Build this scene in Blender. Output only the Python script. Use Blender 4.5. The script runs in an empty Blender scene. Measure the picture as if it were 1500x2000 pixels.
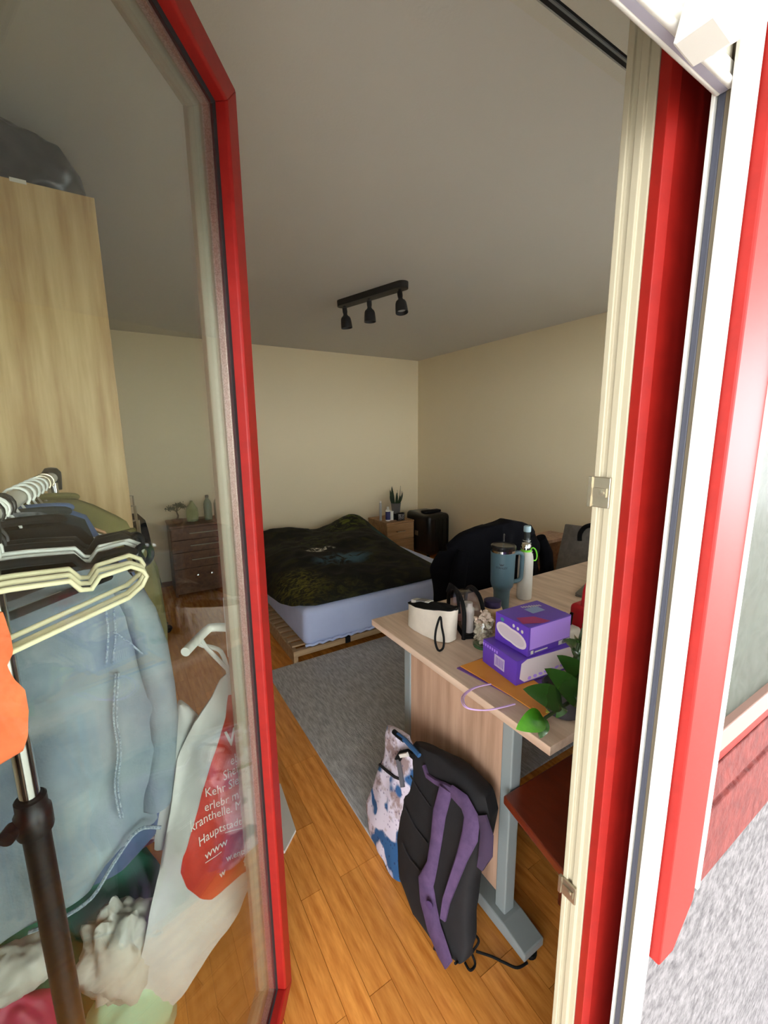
import bpy, math, random
from mathutils import Vector, Matrix, noise
random.seed(7)
S = bpy.context.scene
COL = S.collection

# ------------------------------------------------------------------ camera
F_PX, YAW, PITCH, ROLL, CAM_H = 823.74, math.radians(31.628), math.radians(10.237), math.radians(.622), 1.51
_fw = Vector((math.sin(YAW)*math.cos(PITCH), math.cos(YAW)*math.cos(PITCH), -math.sin(PITCH)))
_rt0 = Vector((math.cos(YAW), -math.sin(YAW), 0))
_dn0 = _fw.cross(_rt0)
_rt = _rt0*math.cos(ROLL) + _dn0*math.sin(ROLL)
_dn = _dn0*math.cos(ROLL) - _rt0*math.sin(ROLL)
EYE = Vector((0, 0, CAM_H))
cam = bpy.data.cameras.new('camera')
cam.sensor_fit = 'VERTICAL'; cam.sensor_height = 36; cam.sensor_width = 27
cam.lens = F_PX*36/2000
cam.clip_start = .02; cam.clip_end = 200
camo = bpy.data.objects.new('camera', cam); COL.objects.link(camo)
up, bk = -_dn, -_fw
camo.matrix_world = Matrix(((_rt.x, up.x, bk.x, 0), (_rt.y, up.y, bk.y, 0), (_rt.z, up.z, bk.z, CAM_H), (0, 0, 0, 1)))
S.camera = camo

# ------------------------------------------------------------------ sky and exposure
w = bpy.data.worlds.new('overcast_sky'); S.world = w; w.use_nodes = True
bg = w.node_tree.nodes['Background']
bg.inputs[0].default_value = (.93, .97, 1.0, 1); bg.inputs[1].default_value = 1.0
S.view_settings.view_transform = 'Standard'; S.view_settings.look = 'None'
S.view_settings.gamma = 1; S.view_settings.use_curve_mapping = False
S.view_settings.exposure = 3.7

# measured points: a pixel of the photograph put on a plane of the room
def _ray(px, py): return _rt*((px-750)/F_PX) + _dn*((py-1000)/F_PX) + _fw
def ptX(px, py, x): v = _ray(px, py); return EYE + v*(x/v.x)
def ptY(px, py, y): v = _ray(px, py); return EYE + v*(y/v.y)
def ptZ(px, py, z): v = _ray(px, py); return EYE + v*((z-CAM_H)/v.z)

# ------------------------------------------------------------------ materials
def lin(c):
    o = []
    for v in c[:3]:
        v /= 255.
        o.append(v/12.92 if v <= .04045 else ((v+.055)/1.055)**2.4)
    return (*o, 1)
MATS = {}
def mat(name, col, rough=.5, metal=0, col2=None, scale=8, bump=0, bscale=60, stretch=(1, 1, 1), spec=.5, detail=4, sharp=(.35, .65), rand=0, coat=0, sheen=0):
    m = bpy.data.materials.new(name); m.use_nodes = True
    nt = m.node_tree; N = nt.nodes; L = nt.links; b = N['Principled BSDF']
    b.inputs['Base Color'].default_value = lin(col); b.inputs['Roughness'].default_value = rough
    b.inputs['Metallic'].default_value = metal; b.inputs['Specular IOR Level'].default_value = spec
    b.inputs['Coat Weight'].default_value = coat; b.inputs['Sheen Weight'].default_value = sheen
    tc = N.new('ShaderNodeTexCoord'); mp = N.new('ShaderNodeMapping'); mp.inputs['Scale'].default_value = stretch
    L.new(tc.outputs['Object'], mp.inputs['Vector'])
    src = None
    if col2:
        n = N.new('ShaderNodeTexNoise'); n.inputs['Scale'].default_value = scale; n.inputs['Detail'].default_value = detail
        n.inputs['Roughness'].default_value = .6
        L.new(mp.outputs[0], n.inputs['Vector'])
        r = N.new('ShaderNodeValToRGB'); r.color_ramp.elements[0].position = sharp[0]; r.color_ramp.elements[1].position = sharp[1]
        r.color_ramp.elements[0].color = lin(col); r.color_ramp.elements[1].color = lin(col2)
        L.new(n.outputs['Fac'], r.inputs['Fac']); src = r.outputs['Color']
    if rand:
        oi = N.new('ShaderNodeObjectInfo'); h = N.new('ShaderNodeHueSaturation')
        mr = N.new('ShaderNodeMapRange'); mr.inputs['To Min'].default_value = 1-rand; mr.inputs['To Max'].default_value = 1+rand
        L.new(oi.outputs['Random'], mr.inputs['Value']); L.new(mr.outputs['Result'], h.inputs['Value'])
        if src: L.new(src, h.inputs['Color'])
        else: h.inputs['Color'].default_value = lin(col)
        src = h.outputs['Color']
    if src: L.new(src, b.inputs['Base Color'])
    if bump:
        n2 = N.new('ShaderNodeTexNoise'); n2.inputs['Scale'].default_value = bscale; n2.inputs['Detail'].default_value = 4
        L.new(mp.outputs[0], n2.inputs['Vector'])
        bp = N.new('ShaderNodeBump'); bp.inputs['Strength'].default_value = bump; bp.inputs['Distance'].default_value = .01
        L.new(n2.outputs['Fac'], bp.inputs['Height']); L.new(bp.outputs[0], b.inputs['Normal'])
    MATS[name] = m
    return m
def glass_mat(name, tint=(1, 1, 1), rough=0.0, base=.04):
    m = bpy.data.materials.new(name); m.use_nodes = True
    nt = m.node_tree; N = nt.nodes; L = nt.links; N.remove(N['Principled BSDF']); out = N['Material Output']
    t = N.new('ShaderNodeBsdfTransparent'); t.inputs[0].default_value = (*tint, 1)
    g = N.new('ShaderNodeBsdfGlossy'); g.inputs['Roughness'].default_value = rough
    lw = N.new('ShaderNodeLayerWeight'); lw.inputs['Blend'].default_value = .5
    p = N.new('ShaderNodeMath'); p.operation = 'POWER'; p.inputs[1].default_value = 5
    ma = N.new('ShaderNodeMath'); ma.operation = 'MULTIPLY_ADD'; ma.inputs[1].default_value = 1-base; ma.inputs[2].default_value = base
    mx = N.new('ShaderNodeMixShader')
    L.new(lw.outputs['Facing'], p.inputs[0]); L.new(p.outputs[0], ma.inputs[0]); L.new(ma.outputs[0], mx.inputs['Fac'])
    L.new(t.outputs[0], mx.inputs[1]); L.new(g.outputs[0], mx.inputs[2]); L.new(mx.outputs[0], out.inputs[0])
    return m

m_wall = mat('painted_wall', (231, 215, 181), .85, bump=.04, bscale=150)
m_ceil = mat('painted_ceiling', (210, 206, 199), .9, bump=.05, bscale=120)
m_board = mat('ceiling_board', (208, 203, 190), .8, bump=.15, bscale=260)
m_plaster = mat('rough_plaster', (122, 117, 118), .95, col2=(66, 62, 64), scale=62, bump=1.0, bscale=48, sharp=(.3, .7))
m_floorw = mat('parquet_oak', (234, 160, 78), .24, col2=(200, 122, 50), scale=5, stretch=(9, 1.2, 9), rand=.16, bump=.02, bscale=40)
m_floorbase = mat('floor_joint', (130, 76, 30), .6)
m_base = mat('wood_baseboard', (140, 88, 46), .5, col2=(112, 66, 30), scale=6)
m_red = mat('red_paint', (142, 25, 19), .46, col2=(132, 22, 17), scale=30, spec=.25)
m_redrough = mat('red_paint_weathered', (88, 20, 16), .8, col2=(112, 40, 34), scale=45, bump=.5, bscale=60)
m_cream = mat('cream_frame', (160, 151, 128), .5)
m_white = mat('white_metal', (206, 203, 196), .45, spec=.3)
m_whitepl = mat('white_plastic', (226, 224, 214), .4)
m_blackrub = mat('black_rubber', (16, 16, 18), .7)
m_brush = mat('grey_brush_seal', (74, 76, 82), .9, col2=(98, 90, 76), scale=40)
m_spacer = mat('aluminium_spacer', (196, 178, 166), .35, metal=.75, col2=(168, 152, 142), scale=400, sharp=(.45, .55))
m_steel = mat('brushed_steel', (170, 160, 140), .3, metal=.9)
m_chrome = mat('chrome', (210, 210, 208), .12, metal=1)
m_black = mat('black_metal', (16, 16, 17), .4, spec=.3)
m_blackm = mat('black_matte', (14, 14, 15), .75, spec=.2)
def cloudy_mat():  # see-through pane mixed with blotchy grey-green diffuse and translucent colour
    m = bpy.data.materials.new('cloudy_grey_glass'); m.use_nodes = True; nt = m.node_tree; N = nt.nodes; L = nt.links; N.remove(N['Principled BSDF'])
    t = N.new('ShaderNodeBsdfTransparent'); d = N.new('ShaderNodeBsdfDiffuse'); d.inputs[0].default_value = lin((112, 118, 110)); tr = N.new('ShaderNodeBsdfTranslucent'); tr.inputs[0].default_value = lin((190, 196, 186))
    g = N.new('ShaderNodeBsdfGlossy'); g.inputs['Roughness'].default_value = .25
    tc = N.new('ShaderNodeTexCoord'); n = N.new('ShaderNodeTexNoise'); n.inputs['Scale'].default_value = 14; n.inputs['Detail'].default_value = 6; n.inputs['Distortion'].default_value = 1.5; L.new(tc.outputs['Object'], n.inputs['Vector'])
    mr = N.new('ShaderNodeMapRange'); mr.inputs['From Min'].default_value = .35; mr.inputs['From Max'].default_value = .65; mr.inputs['To Min'].default_value = .55; mr.inputs['To Max'].default_value = .8; L.new(n.outputs['Fac'], mr.inputs['Value'])
    a = N.new('ShaderNodeMixShader'); a.inputs[0].default_value = .55; L.new(d.outputs[0], a.inputs[1]); L.new(tr.outputs[0], a.inputs[2])
    b = N.new('ShaderNodeMixShader'); L.new(mr.outputs['Result'], b.inputs[0]); L.new(t.outputs[0], b.inputs[1]); L.new(a.outputs[0], b.inputs[2])
    c = N.new('ShaderNodeMixShader'); c.inputs[0].default_value = .06; L.new(b.outputs[0], c.inputs[1]); L.new(g.outputs[0], c.inputs[2])
    L.new(c.outputs[0], N['Material Output'].inputs[0]); return m
m_cloudy = cloudy_mat()
m_glass = glass_mat('window_glass', (.975, .99, .98))
m_clear = glass_mat('clear_glass', (.93, .96, .94), base=.06)
def wood(name, a, b, axis='z', sc=3.0, rough=.5, rand=0):
    st = {'x': (.7, 9, 9), 'y': (9, .7, 9), 'z': (9, 9, .7)}[axis]
    return mat(name, a, rough, col2=b, scale=sc, stretch=st, detail=8, sharp=(.38, .66), rand=rand, bump=.03, bscale=25)
m_ward = wood('sonoma_oak_wardrobe', (224, 194, 142), (184, 146, 94), 'z', 2.2)
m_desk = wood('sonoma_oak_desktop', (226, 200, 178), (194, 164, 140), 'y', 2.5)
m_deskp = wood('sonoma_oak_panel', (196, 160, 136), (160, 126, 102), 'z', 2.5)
m_night = wood('oak_nightstand', (176, 138, 96), (146, 108, 70), 'x', 3)
m_brownw = wood('brown_dresser_wood', (128, 88, 58), (96, 62, 40), 'y', 3)
m_slat = wood('pale_slat_wood', (190, 160, 122), (160, 130, 94), 'x', 4)
m_redw = mat('red_brown_lacquer', (118, 48, 26), .28, col2=(92, 34, 18), scale=4, stretch=(4, 1, 4), coat=.3)

# ------------------------------------------------------------------ mesh helpers
WL = {}
def lerp(a, b, t): return a+(b-a)*t
class MB:
    def __init__(s, T=None): s.v = []; s.f = []; s.T = T or (lambda p: p)
    def add(s, vs, fs):
        o = len(s.v); s.v += [Vector(s.T(Vector(p))) for p in vs]; s.f += [tuple(i+o for i in f) for f in fs]; return s
    def box(s, x0, x1, y0, y1, z0, z1):
        return s.add([(x0,y0,z0),(x1,y0,z0),(x1,y1,z0),(x0,y1,z0),(x0,y0,z1),(x1,y0,z1),(x1,y1,z1),(x0,y1,z1)],
                     [(0,3,2,1),(4,5,6,7),(0,1,5,4),(1,2,6,5),(2,3,7,6),(3,0,4,7)])
    def loft(s, rings, cap=True, close=True, wrap=False):
        n = len(rings[0]); vs = [p for r in rings for p in r]; fs = []
        m = len(rings)
        for i in range(m if wrap else m-1):
            a, b = i*n, ((i+1) % m)*n
            for j in range(n if close else n-1):
                k = (j+1) % n; fs.append((a+j, a+k, b+k, b+j))
        if cap and close and not wrap:
            fs.append(tuple(range(n-1, -1, -1))); fs.append(tuple((m-1)*n+j for j in range(n)))
        return s.add(vs, fs)
    def prism(s, poly, f0, f1):
        return s.loft([[f0(p) for p in poly], [f1(p) for p in poly]])
    def vprism(s, poly, z0, z1): return s.prism(poly, lambda p: (p[0], p[1], z0), lambda p: (p[0], p[1], z1))
    def tube(s, path, r, seg=8, closed=False, cap=True):
        P = [Vector(p) for p in path]; n = len(P); rings = []; pn = None
        for i, p in enumerate(P):
            a = P[i-1] if (i > 0 or closed) else P[i]; b = P[(i+1) % n] if (i < n-1 or closed) else P[i]
            t = (b-a).normalized()
            if pn is None:
                pn = t.orthogonal().normalized()
            pn = (pn - t*pn.dot(t))
            pn = pn.normalized() if pn.length > 1e-6 else t.orthogonal().normalized()
            bn = t.cross(pn); rr = r[i] if isinstance(r, (list, tuple)) else r
            rings.append([p + pn*(rr*math.cos(2*math.pi*k/seg)) + bn*(rr*math.sin(2*math.pi*k/seg)) for k in range(seg)])
        return s.loft(rings, cap=cap, wrap=closed)
    def lathe(s, prof, c=(0, 0, 0), seg=24, axis=None):
        c = Vector(c); ax = Vector(axis or (0, 0, 1)).normalized(); e1 = ax.orthogonal().normalized(); e2 = ax.cross(e1)
        return s.loft([[c + ax*z + e1*(r*math.cos(2*math.pi*k/seg)) + e2*(r*math.sin(2*math.pi*k/seg)) for k in range(seg)] for r, z in prof])
    def build(s, name, m, parent=None, origin=None, smooth=False, bevel=0, sub=0, ang=40):
        o0 = WL[parent.name] if parent else Vector(origin or (0, 0, 0))
        me = bpy.data.meshes.new(name)
        me.from_pydata([p-o0 for p in s.v], [], s.f); me.materials.append(m)
        ob = bpy.data.objects.new(name, me); COL.objects.link(ob)
        import bmesh
        bm = bmesh.new(); bm.from_mesh(me); bmesh.ops.recalc_face_normals(bm, faces=bm.faces); bm.to_mesh(me); bm.free()
        if parent: ob.parent = parent
        else: ob.location = o0
        WL[ob.name] = o0.copy()
        if smooth:
            for p in me.polygons: p.use_smooth = True
            if ang < 179: me.set_sharp_from_angle(angle=math.radians(ang))
        if bevel:
            b = ob.modifiers.new('bevel', 'BEVEL'); b.width = bevel; b.segments = 2; b.limit_method = 'ANGLE'; b.angle_limit = math.radians(40)
        if sub:
            b = ob.modifiers.new('sub', 'SUBSURF'); b.levels = sub; b.render_levels = sub
        return ob
def thing(name, label, cat, loc, group=None):
    o = bpy.data.objects.new(name, None); COL.objects.link(o); o.location = loc; o.empty_display_size = .05
    o['label'] = label; o['category'] = cat
    if group: o['group'] = group
    WL[o.name] = Vector(loc); return o
def tag(o, label, cat, group=None):
    o['label'] = label; o['category'] = cat
    if group: o['group'] = group
    return o
def struct(o, label=None):
    o['kind'] = 'structure'
    if label: o['label'] = label
    return o
def sroot(name, loc, label):
    o = bpy.data.objects.new(name, None); COL.objects.link(o); o.location = loc; WL[o.name] = Vector(loc)
    return struct(o, label)
def frame(O, U, V, N=None):
    O, U, V = Vector(O), Vector(U).normalized(), Vector(V).normalized(); N = Vector(N).normalized() if N else U.cross(V).normalized()
    return lambda p: O + U*p[0] + V*p[1] + N*p[2]
def interp(tab, v):
    if v <= tab[0][0]: return tab[0][1:]
    for a, b in zip(tab, tab[1:]):
        if v <= b[0]:
            t = (v-a[0])/(b[0]-a[0] or 1); return tuple(lerp(x, y, t) for x, y in zip(a[1:], b[1:]))
    return tab[-1][1:]
def nz(x, y, z=0., s=1.): return noise.noise(Vector((x*s, y*s, z*s)))
def cloth(rows, nu=24, nv=40, thick=.02, wr=.008, ws=9, seed=0, fold=0, ff=40):
    """closed soft slab: rows = (v, uL, uR[, w]) from bottom to top, wrinkled on both faces; local (u, v, w)"""
    rows = [tuple(r) + ((0,) if len(r) == 3 else ()) for r in rows]
    v0, v1 = rows[0][0], rows[-1][0]; rings = []
    for j in range(nv+1):
        v = lerp(v0, v1, j/nv); L, R, w0 = interp(rows, v); ring = []
        for side in (1, -1):
            rng = range(nu+1) if side == 1 else range(nu-1, 0, -1)
            for i in rng:
                s_ = i/nu; u = lerp(L, R, s_); e = math.sqrt(max(0, 1-(2*s_-1)**2))
                o = wr*(nz(u+seed, v*.6, seed, ws)+.5*nz(u, v+seed, seed, ws*2.3)) + fold*math.sin(u*ff+3*nz(u, v, seed, 3))*min(1, 3*e)
                ring.append((u, v, w0 + side*thick*e*(1 if side > 0 else .7) + o))
        rings.append(ring)
    return rings
def text_mesh(txt, size, bold=0):
    cu = bpy.data.curves.new('t', 'FONT'); cu.body = txt; cu.size = size; cu.resolution_u = 2; cu.offset = bold
    ob = bpy.data.objects.new('t', cu); COL.objects.link(ob)
    dg = bpy.context.evaluated_depsgraph_get()
    me = bpy.data.meshes.new_from_object(ob.evaluated_get(dg))
    vs = [tuple(v.co) for v in me.vertices]; fs = [tuple(p.vertices) for p in me.polygons]
    bpy.data.objects.remove(ob); bpy.data.curves.remove(cu); bpy.data.meshes.remove(me)
    return vs, fs
def crm(P, n=5, closed=False):
    P = [Vector(p) for p in P]; m = len(P); out = []
    for i in range(m if closed else m-1):
        g = (lambda k: P[k % m]) if closed else (lambda k: P[min(max(k, 0), m-1)])
        a, b, c, d = g(i-1), g(i), g(i+1), g(i+2)
        for q in range(n):
            t = q/n; out.append(.5*((2*b)+(c-a)*t+(2*a-5*b+4*c-d)*t*t+(3*b-a-3*c+d)*t*t*t))
    if not closed: out.append(P[-1])
    return out
def rounded(x0, x1, y0, y1, z0, z1, r, nx=6):
    cx, cy, hx, hy = (x0+x1)/2, (y0+y1)/2, (x1-x0)/2, (y1-y0)/2; rings = []
    def ring(z, ins):
        R = max(r-ins, .0008); pts = []
        for qx, qy, a0 in ((1, 1, 0), (-1, 1, 90), (-1, -1, 180), (1, -1, 270)):
            for k in range(nx):
                a = math.radians(a0+90*k/(nx-1)); pts.append((cx+qx*(hx-r)+R*math.cos(a), cy+qy*(hy-r)+R*math.sin(a), z))
        return pts
    for k in range(5):
        a = math.radians(90*k/4); rings.append(ring(z0+r-r*math.cos(a), r-r*math.sin(a)))
    for k in range(4, -1, -1):
        a = math.radians(90*k/4); rings.append(ring(z1-r+r*math.cos(a), r-r*math.sin(a)))
    return rings

# ================================================================== the room
XL, XR, YF, YB, ZC = -.60, 3.47, .345, 4.73, 2.48
floor = MB().box(XL-.1, XR+.1, .27, YB+.1, -.10, -.012).build('floor', m_floorbase, origin=(0, 0, 0))
struct(floor, 'warm orange oak parquet floor')
PW, X0, X1, Y0, Y1 = .0715, -.36, 1.42, .345, 2.75
def plank(mb, x, y0, y1): mb.box(x+.0006, x+PW-.0006, y0+.0008, y1-.0008, -.012, 0)
nx = round((X1-X0)/PW); X1 = X0+nx*PW
pm = {}
for i in range(nx):
    x = X0+i*PW; y = Y0
    L0 = random.choice((.2, .32, .45))
    while y < Y1-.01:
        ln = min(L0, Y1-y); L0 = .58
        if Y1-y-ln < .12: ln = Y1-y
        key = round(ln, 3)
        if key not in pm:
            o = MB(); o.box(.0006, PW-.0006, .0008, ln-.0008, -.012, 0); ob = o.build('plank', m_floorw); pm[key] = ob.data
        else:
            ob = bpy.data.objects.new('plank', pm[key]); COL.objects.link(ob)
        ob.parent = floor; ob.location = (x, y, 0); y += ln
far = MB()
def field(xa, xb, ya, yb):
    x = xa
    while x < xb-.01:
        y = ya; L0 = random.choice((.2, .3, .45)); wd = min(PW, xb-x)
        while y < yb-.01:
            ln = min(L0, yb-y); L0 = .58
            far.box(x+.0006, x+wd-.0006, y+.0008, y+ln-.0008, -.012, 0); y += ln
        x += PW
field(XL, X0, YF, YB); field(X1, XR, YF, YB); field(X0, X1, Y1, YB)
ff = far.build('plank_field', m_floorw, floor); ff['kind'] = 'stuff'

struct(MB().box(XL-.1, XR+.1, .30, YB+.1, ZC, ZC+.15).build('ceiling', m_ceil), 'smooth pale grey ceiling')
struct(MB().box(XL-.1, XR+.1, YB, YB+.1, -.1, ZC).build('wall_back', m_wall), 'plain cream back wall behind the bed')
struct(MB().box(XR, XR+.1, .30, YB, -.1, ZC).build('wall_right', m_wall), 'plain cream right wall')
struct(MB().box(XL-.1, XL, .30, YB, -.1, ZC).build('wall_left', m_wall), 'cream left wall behind the wardrobe')
struct(MB().box(XR-.012, XR, YF, YB, 0, .05).build('baseboard_right', m_base), 'brown wooden baseboard along the right wall')
struct(MB().box(XL, XR-.012, YB-.012, YB, 0, .05).build('baseboard_back', m_base), 'brown wooden baseboard along the back wall')
# window wall: plaster outside, wide window to the right of the door
YO = .25
WX0, WX1, WZ0, WZ1 = .70, 3.22, .95, 2.16
wf = MB()
wf.box(XL-.6, -.32, YO, YF, -.75, 2.75); wf.box(-.32, .64, YO, YF, 2.16, 2.75); wf.box(.64, WX1, YO, YF, 2.18, 2.75)
wf.box(WX1, XR+1.5, YO, YF, -.75, 2.75); wf.box(.70, WX1, YO, YF, -.75, .80); wf.box(.617, .70, YO-.0005, .2535, -.75, .80); wf.box(.617, .70, .309, YF, -.75, .80); wf.box(-.32, .617, YO, YF, -.75, -.02)
struct(wf.build('wall_front', m_plaster), 'rough grey plaster wall under the red window')
struct(MB().box(-14, 16, -22, YO, -.85, -.70).build('ground', mat('paving', (186, 182, 174), .9, col2=(164, 160, 154), scale=3)), 'grey paved ground outside')
struct(MB().box(-5, 8, -5.0, YF, 2.75, 2.95).build('added_overhang', mat('unseen_slab', (205, 200, 192), .9)), 'unseen overhang added to shade the window front')  # deep overhang added out of view to dim daylight on the facade
# ceiling board with curtain track
tr = MB().box(XL, XR, YF, .756, ZC-.008, ZC).build('trim_1', m_board, origin=(0, 0, 0)); struct(tr, 'cream ceiling board with a double curtain track')
MB().box(XL, XR, .784, .815, ZC-.008, ZC).build('edge_strip', m_board, tr)
MB().box(XL, XR, .756, .784, ZC-.003, ZC).build('slot_base', m_blackrub, tr)
MB().box(XL, XR, .7655, .7705, ZC-.007, ZC-.003).build('track_rib', mat('track_grey', (120, 124, 124), .5), tr)

# ------------------------------------------------------------------ right jamb and blind guide
jz0, jz1 = -.02, 2.16
jm = sroot('trim_2', (.58, .3, 0), 'cream and red door jamb with metal strike plates')
MB().vprism([(.556,.345),(.556,.337),(.561,.3365),(.561,.3295),(.5575,.329),(.5575,.3195),(.5615,.319),(.5615,.309),(.64,.309),(.64,.345)], jz0, jz1).build('inner_rebate', m_cream, jm, bevel=.0012)
MB().vprism([(.5635,.309),(.5605,.2945),(.572,.2885),(.695,.287),(.695,.2535),(.7,.2535),(.7,.309)], jz0, jz1).build('outer_cladding', m_red, jm, bevel=.001)
def strike(px, py, hh, n):
    c = ptX(px, py, .556); y0, y1 = .319, .349
    st = MB().box(.5525, .556, y0, y1, c.z-hh, c.z+hh).build('strike_plate', m_steel, jm, bevel=.0008)
    MB().box(.5505, .5527, y0+.004, y1-.007, c.z-.006, c.z+.006).build('catch', m_steel, st)
    MB().box(.550, .5527, y1-.005, y1, c.z-hh, c.z+hh).build('flange', m_steel, st)
    MB().lathe([(.0, 0), (.0035, 0), (.0035, .0012), (.001, .0014)], (.5505, y0+.01, c.z), 14, (-1, 0, 0)).build('screw', m_steel, st, smooth=True)
strike(1180, 962, .021, 0); strike(1112, 1738, .016, 1)
gr = sroot('trim_3', (.59, .245, 0), 'white blind guide rail with grey brush seal')
MB().box(.583, .617, .2335, .256, jz0, 2.16).build('rail_body', m_white, gr)
MB().box(.571, .583, .2525, .2565, jz0, 2.16).build('inner_lip', m_white, gr, bevel=.0008)
MB().box(.563, .617, .2315, .2355, jz0, 2.16).build('outer_lip', m_white, gr, bevel=.0008)
MB().box(.5755, .583, .2365, .2445, jz0, 2.16).build('brush_seal', mat('tan_brush', (112, 102, 84), .95), gr)
MB().box(.5745, .583, .2445, .2515, jz0, 2.16).build('rubber_seal', mat('slate_rubber', (66, 68, 80), .5), gr, bevel=.001)
c = ptY(1338, 1340, .231); MB().box(c.x+.003, c.x+.012, .2265, .2315, c.z-.012, c.z+.012).build('rail_clip', m_white, gr, bevel=.001)

ring = []
for k in range(41):
    z = lerp(-.7, .72, k/40); x = .628+.010*nz(k*.6, 2)+.006*nz(k*1.9, 5); ring.append([(.617, .2335, z), (x-.006, .2345+.002*nz(k, 7), z), (x, .2425, z), (x+.004, .2505, z), (.617, .2505, z)])
MB().loft(ring).build('plaster_edge', m_plaster, gr)
# ------------------------------------------------------------------ exterior blind pulled most of the way up
bl = thing('roller_blind', 'white exterior blind rolled up above the doorway', 'blind', (.13, .24, 1.853))
BX0, BX1 = -.31, .572
MB().box(BX0, BX1, .2385, .2525, 1.866, 1.882).build('bottom_bar', m_white, bl, bevel=.002)
for y in (.2395, .2505): MB().tube([(BX0, y, 1.862), (BX1, y, 1.862)], .0042, 10).build('bar_bead', m_white, bl, smooth=True)
MB().box(BX0, BX1, .2415, .2485, 1.858, 1.866).build('bar_seal', mat('lilac_grey_seal', (150, 146, 158), .5), bl)
for k in range(6):
    z = 1.882+k*.046
    MB().vprism([(BX0, .2405), (BX1, .2405), (BX1, .2505), (BX0, .2505)], z+.001, z+.045).build('slat', mat('cream_slat', (186, 182, 168), .45) if k == 0 else bpy.data.materials['cream_slat'], bl, bevel=.003)
br = thing('blind_bracket', 'white angled bracket at the top of the blind guide', 'bracket', (.5, .19, 1.85))
a = ptY(1396, 28, .2); b = ptY(1432, 80, .2); c = ptY(1515, 32, .2); d = ptY(1500, -60, .2); e = ptY(1420, -60, .2)
MB().prism([a, b, c, d, e], lambda p: (p.x, .2, p.z), lambda p: (p.x, .231, p.z)).build('bracket_body', m_white, br, bevel=.002)
MB().box(.47, .56, .205, .2305, 1.905, 1.93).build('yellow_block', mat('yellow_plastic', (240, 220, 130), .5), br, bevel=.002)

# ------------------------------------------------------------------ red fixed window right of the door
wn = sroot('window_1', (.62, .25, .8), 'red framed fixed window beside the door')
YP = .218
poly = [(.6195, .706), (.664, .70), (.7175, .765), (.7175, 2.18), (.6195, 2.18)]
MB().prism([(x, z) for x, z in poly], lambda p: (p[0], YP, p[1]), lambda p: (p[0], .251, p[1])).build('post', m_red, wn, bevel=.003)
MB().box(.7175, .7245, .2148, .26, .785, 2.14).build('white_gasket', m_white, wn)
MB().prism([(.216, .79), (.216, .80), (.220, .912), (.228, .915), (.228, .928), (.220, .933), (.2235, .985), (.2235, .99), (.30, .99), (.30, .79)], lambda p: (.7245, p[0], p[1]), lambda p: (WX1, p[0], p[1])).build('sill', m_redrough, wn, bevel=.002)
MB().box(.7265, WX1, .226, .30, .99, 1.012).build('bottom_rail', m_red, wn, bevel=.002)
MB().box(.7315, WX1, .2235, .30, 1.012, 1.05).build('bottom_bead', mat('weathered_bead', (150, 118, 108), .6), wn, bevel=.002)
for x in (1.52, 2.34, 3.15): MB().box(x, x+.07, .222, .30, 1.05, 2.14).build('mullion', m_red, wn, bevel=.002)
MB().box(.7175, WX1, .222, .30, 2.14, 2.18).build('top_rail', m_red, wn, bevel=.002)
for xa, xb in ((.7315, 1.52), (1.59, 2.34), (2.41, 3.15)): MB().box(xa, xb, .236, .240, 1.05, 2.14).build('pane', m_cloudy if xa < 1 else m_glass, wn)
MB().box(.80, WX1, .30, .40, .93, .955).build('inner_sill', m_cream, wn, bevel=.003)

j5 = sroot('trim_5', (-.29, .3, 0), 'red and cream hinge side door jamb')
MB().box(-.32, -.262, .25, .305, -.02, 2.16).build('outer_cladding', m_red, j5, bevel=.002); MB().box(-.32, -.268, .305, .345, -.02, 2.16).build('inner_rebate', m_cream, j5, bevel=.002)
# ------------------------------------------------------------------ open balcony door leaf
TH = math.radians(35); LW, LB, LT = .76, .05, 2.14
DV = Vector((math.sin(TH), math.cos(TH), 0)); DN = Vector((DV.y, -DV.x, 0)); LF = Vector((.249, .91, 0)); HG = LF-DV*LW
leafT = lambda p: HG + DV*p[0] + DN*p[1] + Vector((0, 0, p[2]))
dr = sroot('door_1', HG+Vector((0, 0, LB)), 'open glazed balcony door leaf with a red frame')
def sweep(prof, name, m, bevel=.0015):
    for side in ('free', 'hinge', 'top', 'bottom'):
        A = []; B = []
        for e, n in prof:
            if side == 'free': A.append((LW-e, n, LB+e)); B.append((LW-e, n, LT-e))
            if side == 'hinge': A.append((e, n, LB+e)); B.append((e, n, LT-e))
            if side == 'top': A.append((e, n, LT-e)); B.append((LW-e, n, LT-e))
            if side == 'bottom': A.append((e, n, LB+e)); B.append((LW-e, n, LB+e))
        MB(leafT).loft([A, B]).build(name, m, dr, bevel=bevel)
sweep([(0, 0), (.043, 0), (.0475, -.004), (.0475, -.03), (0, -.03)], 'red_profile', m_red)
sweep([(.0475, -.021), (.056, -.0225), (.056, -.03), (.0475, -.03)], 'gasket', m_blackrub, 0)
sweep([(.056, -.0275), (.062, -.0275), (.062, -.0405), (.056, -.0405)], 'spacer', m_spacer, .0006)
sweep([(0, -.03), (.056, -.03), (.056, -.0405), (.056, -.047), (.060, -.049), (.066, -.064), (.06, -.075), (0, -.075)], 'inner_profile', m_cream)
MB(leafT).box(.05, LW-.05, -.0272, -.0232, LB+.05, LT-.05).build('pane', m_glass, dr)
MB(leafT).box(.05, LW-.05, -.0448, -.0408, LB+.05, LT-.05).build('pane', m_glass, dr)
hb = MB(leafT).box(LW-.047, LW-.019, -.083, -.075, 1.03, 1.17).build('handle_plate', m_whitepl, dr, bevel=.002)
hp = [(LW-.033, -.083, 1.095), (LW-.033, -.11, 1.095), (LW-.037, -.122, 1.095), (LW-.05, -.126, 1.093), (LW-.09, -.126, 1.092), (LW-.138, -.124, 1.092)]
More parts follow.
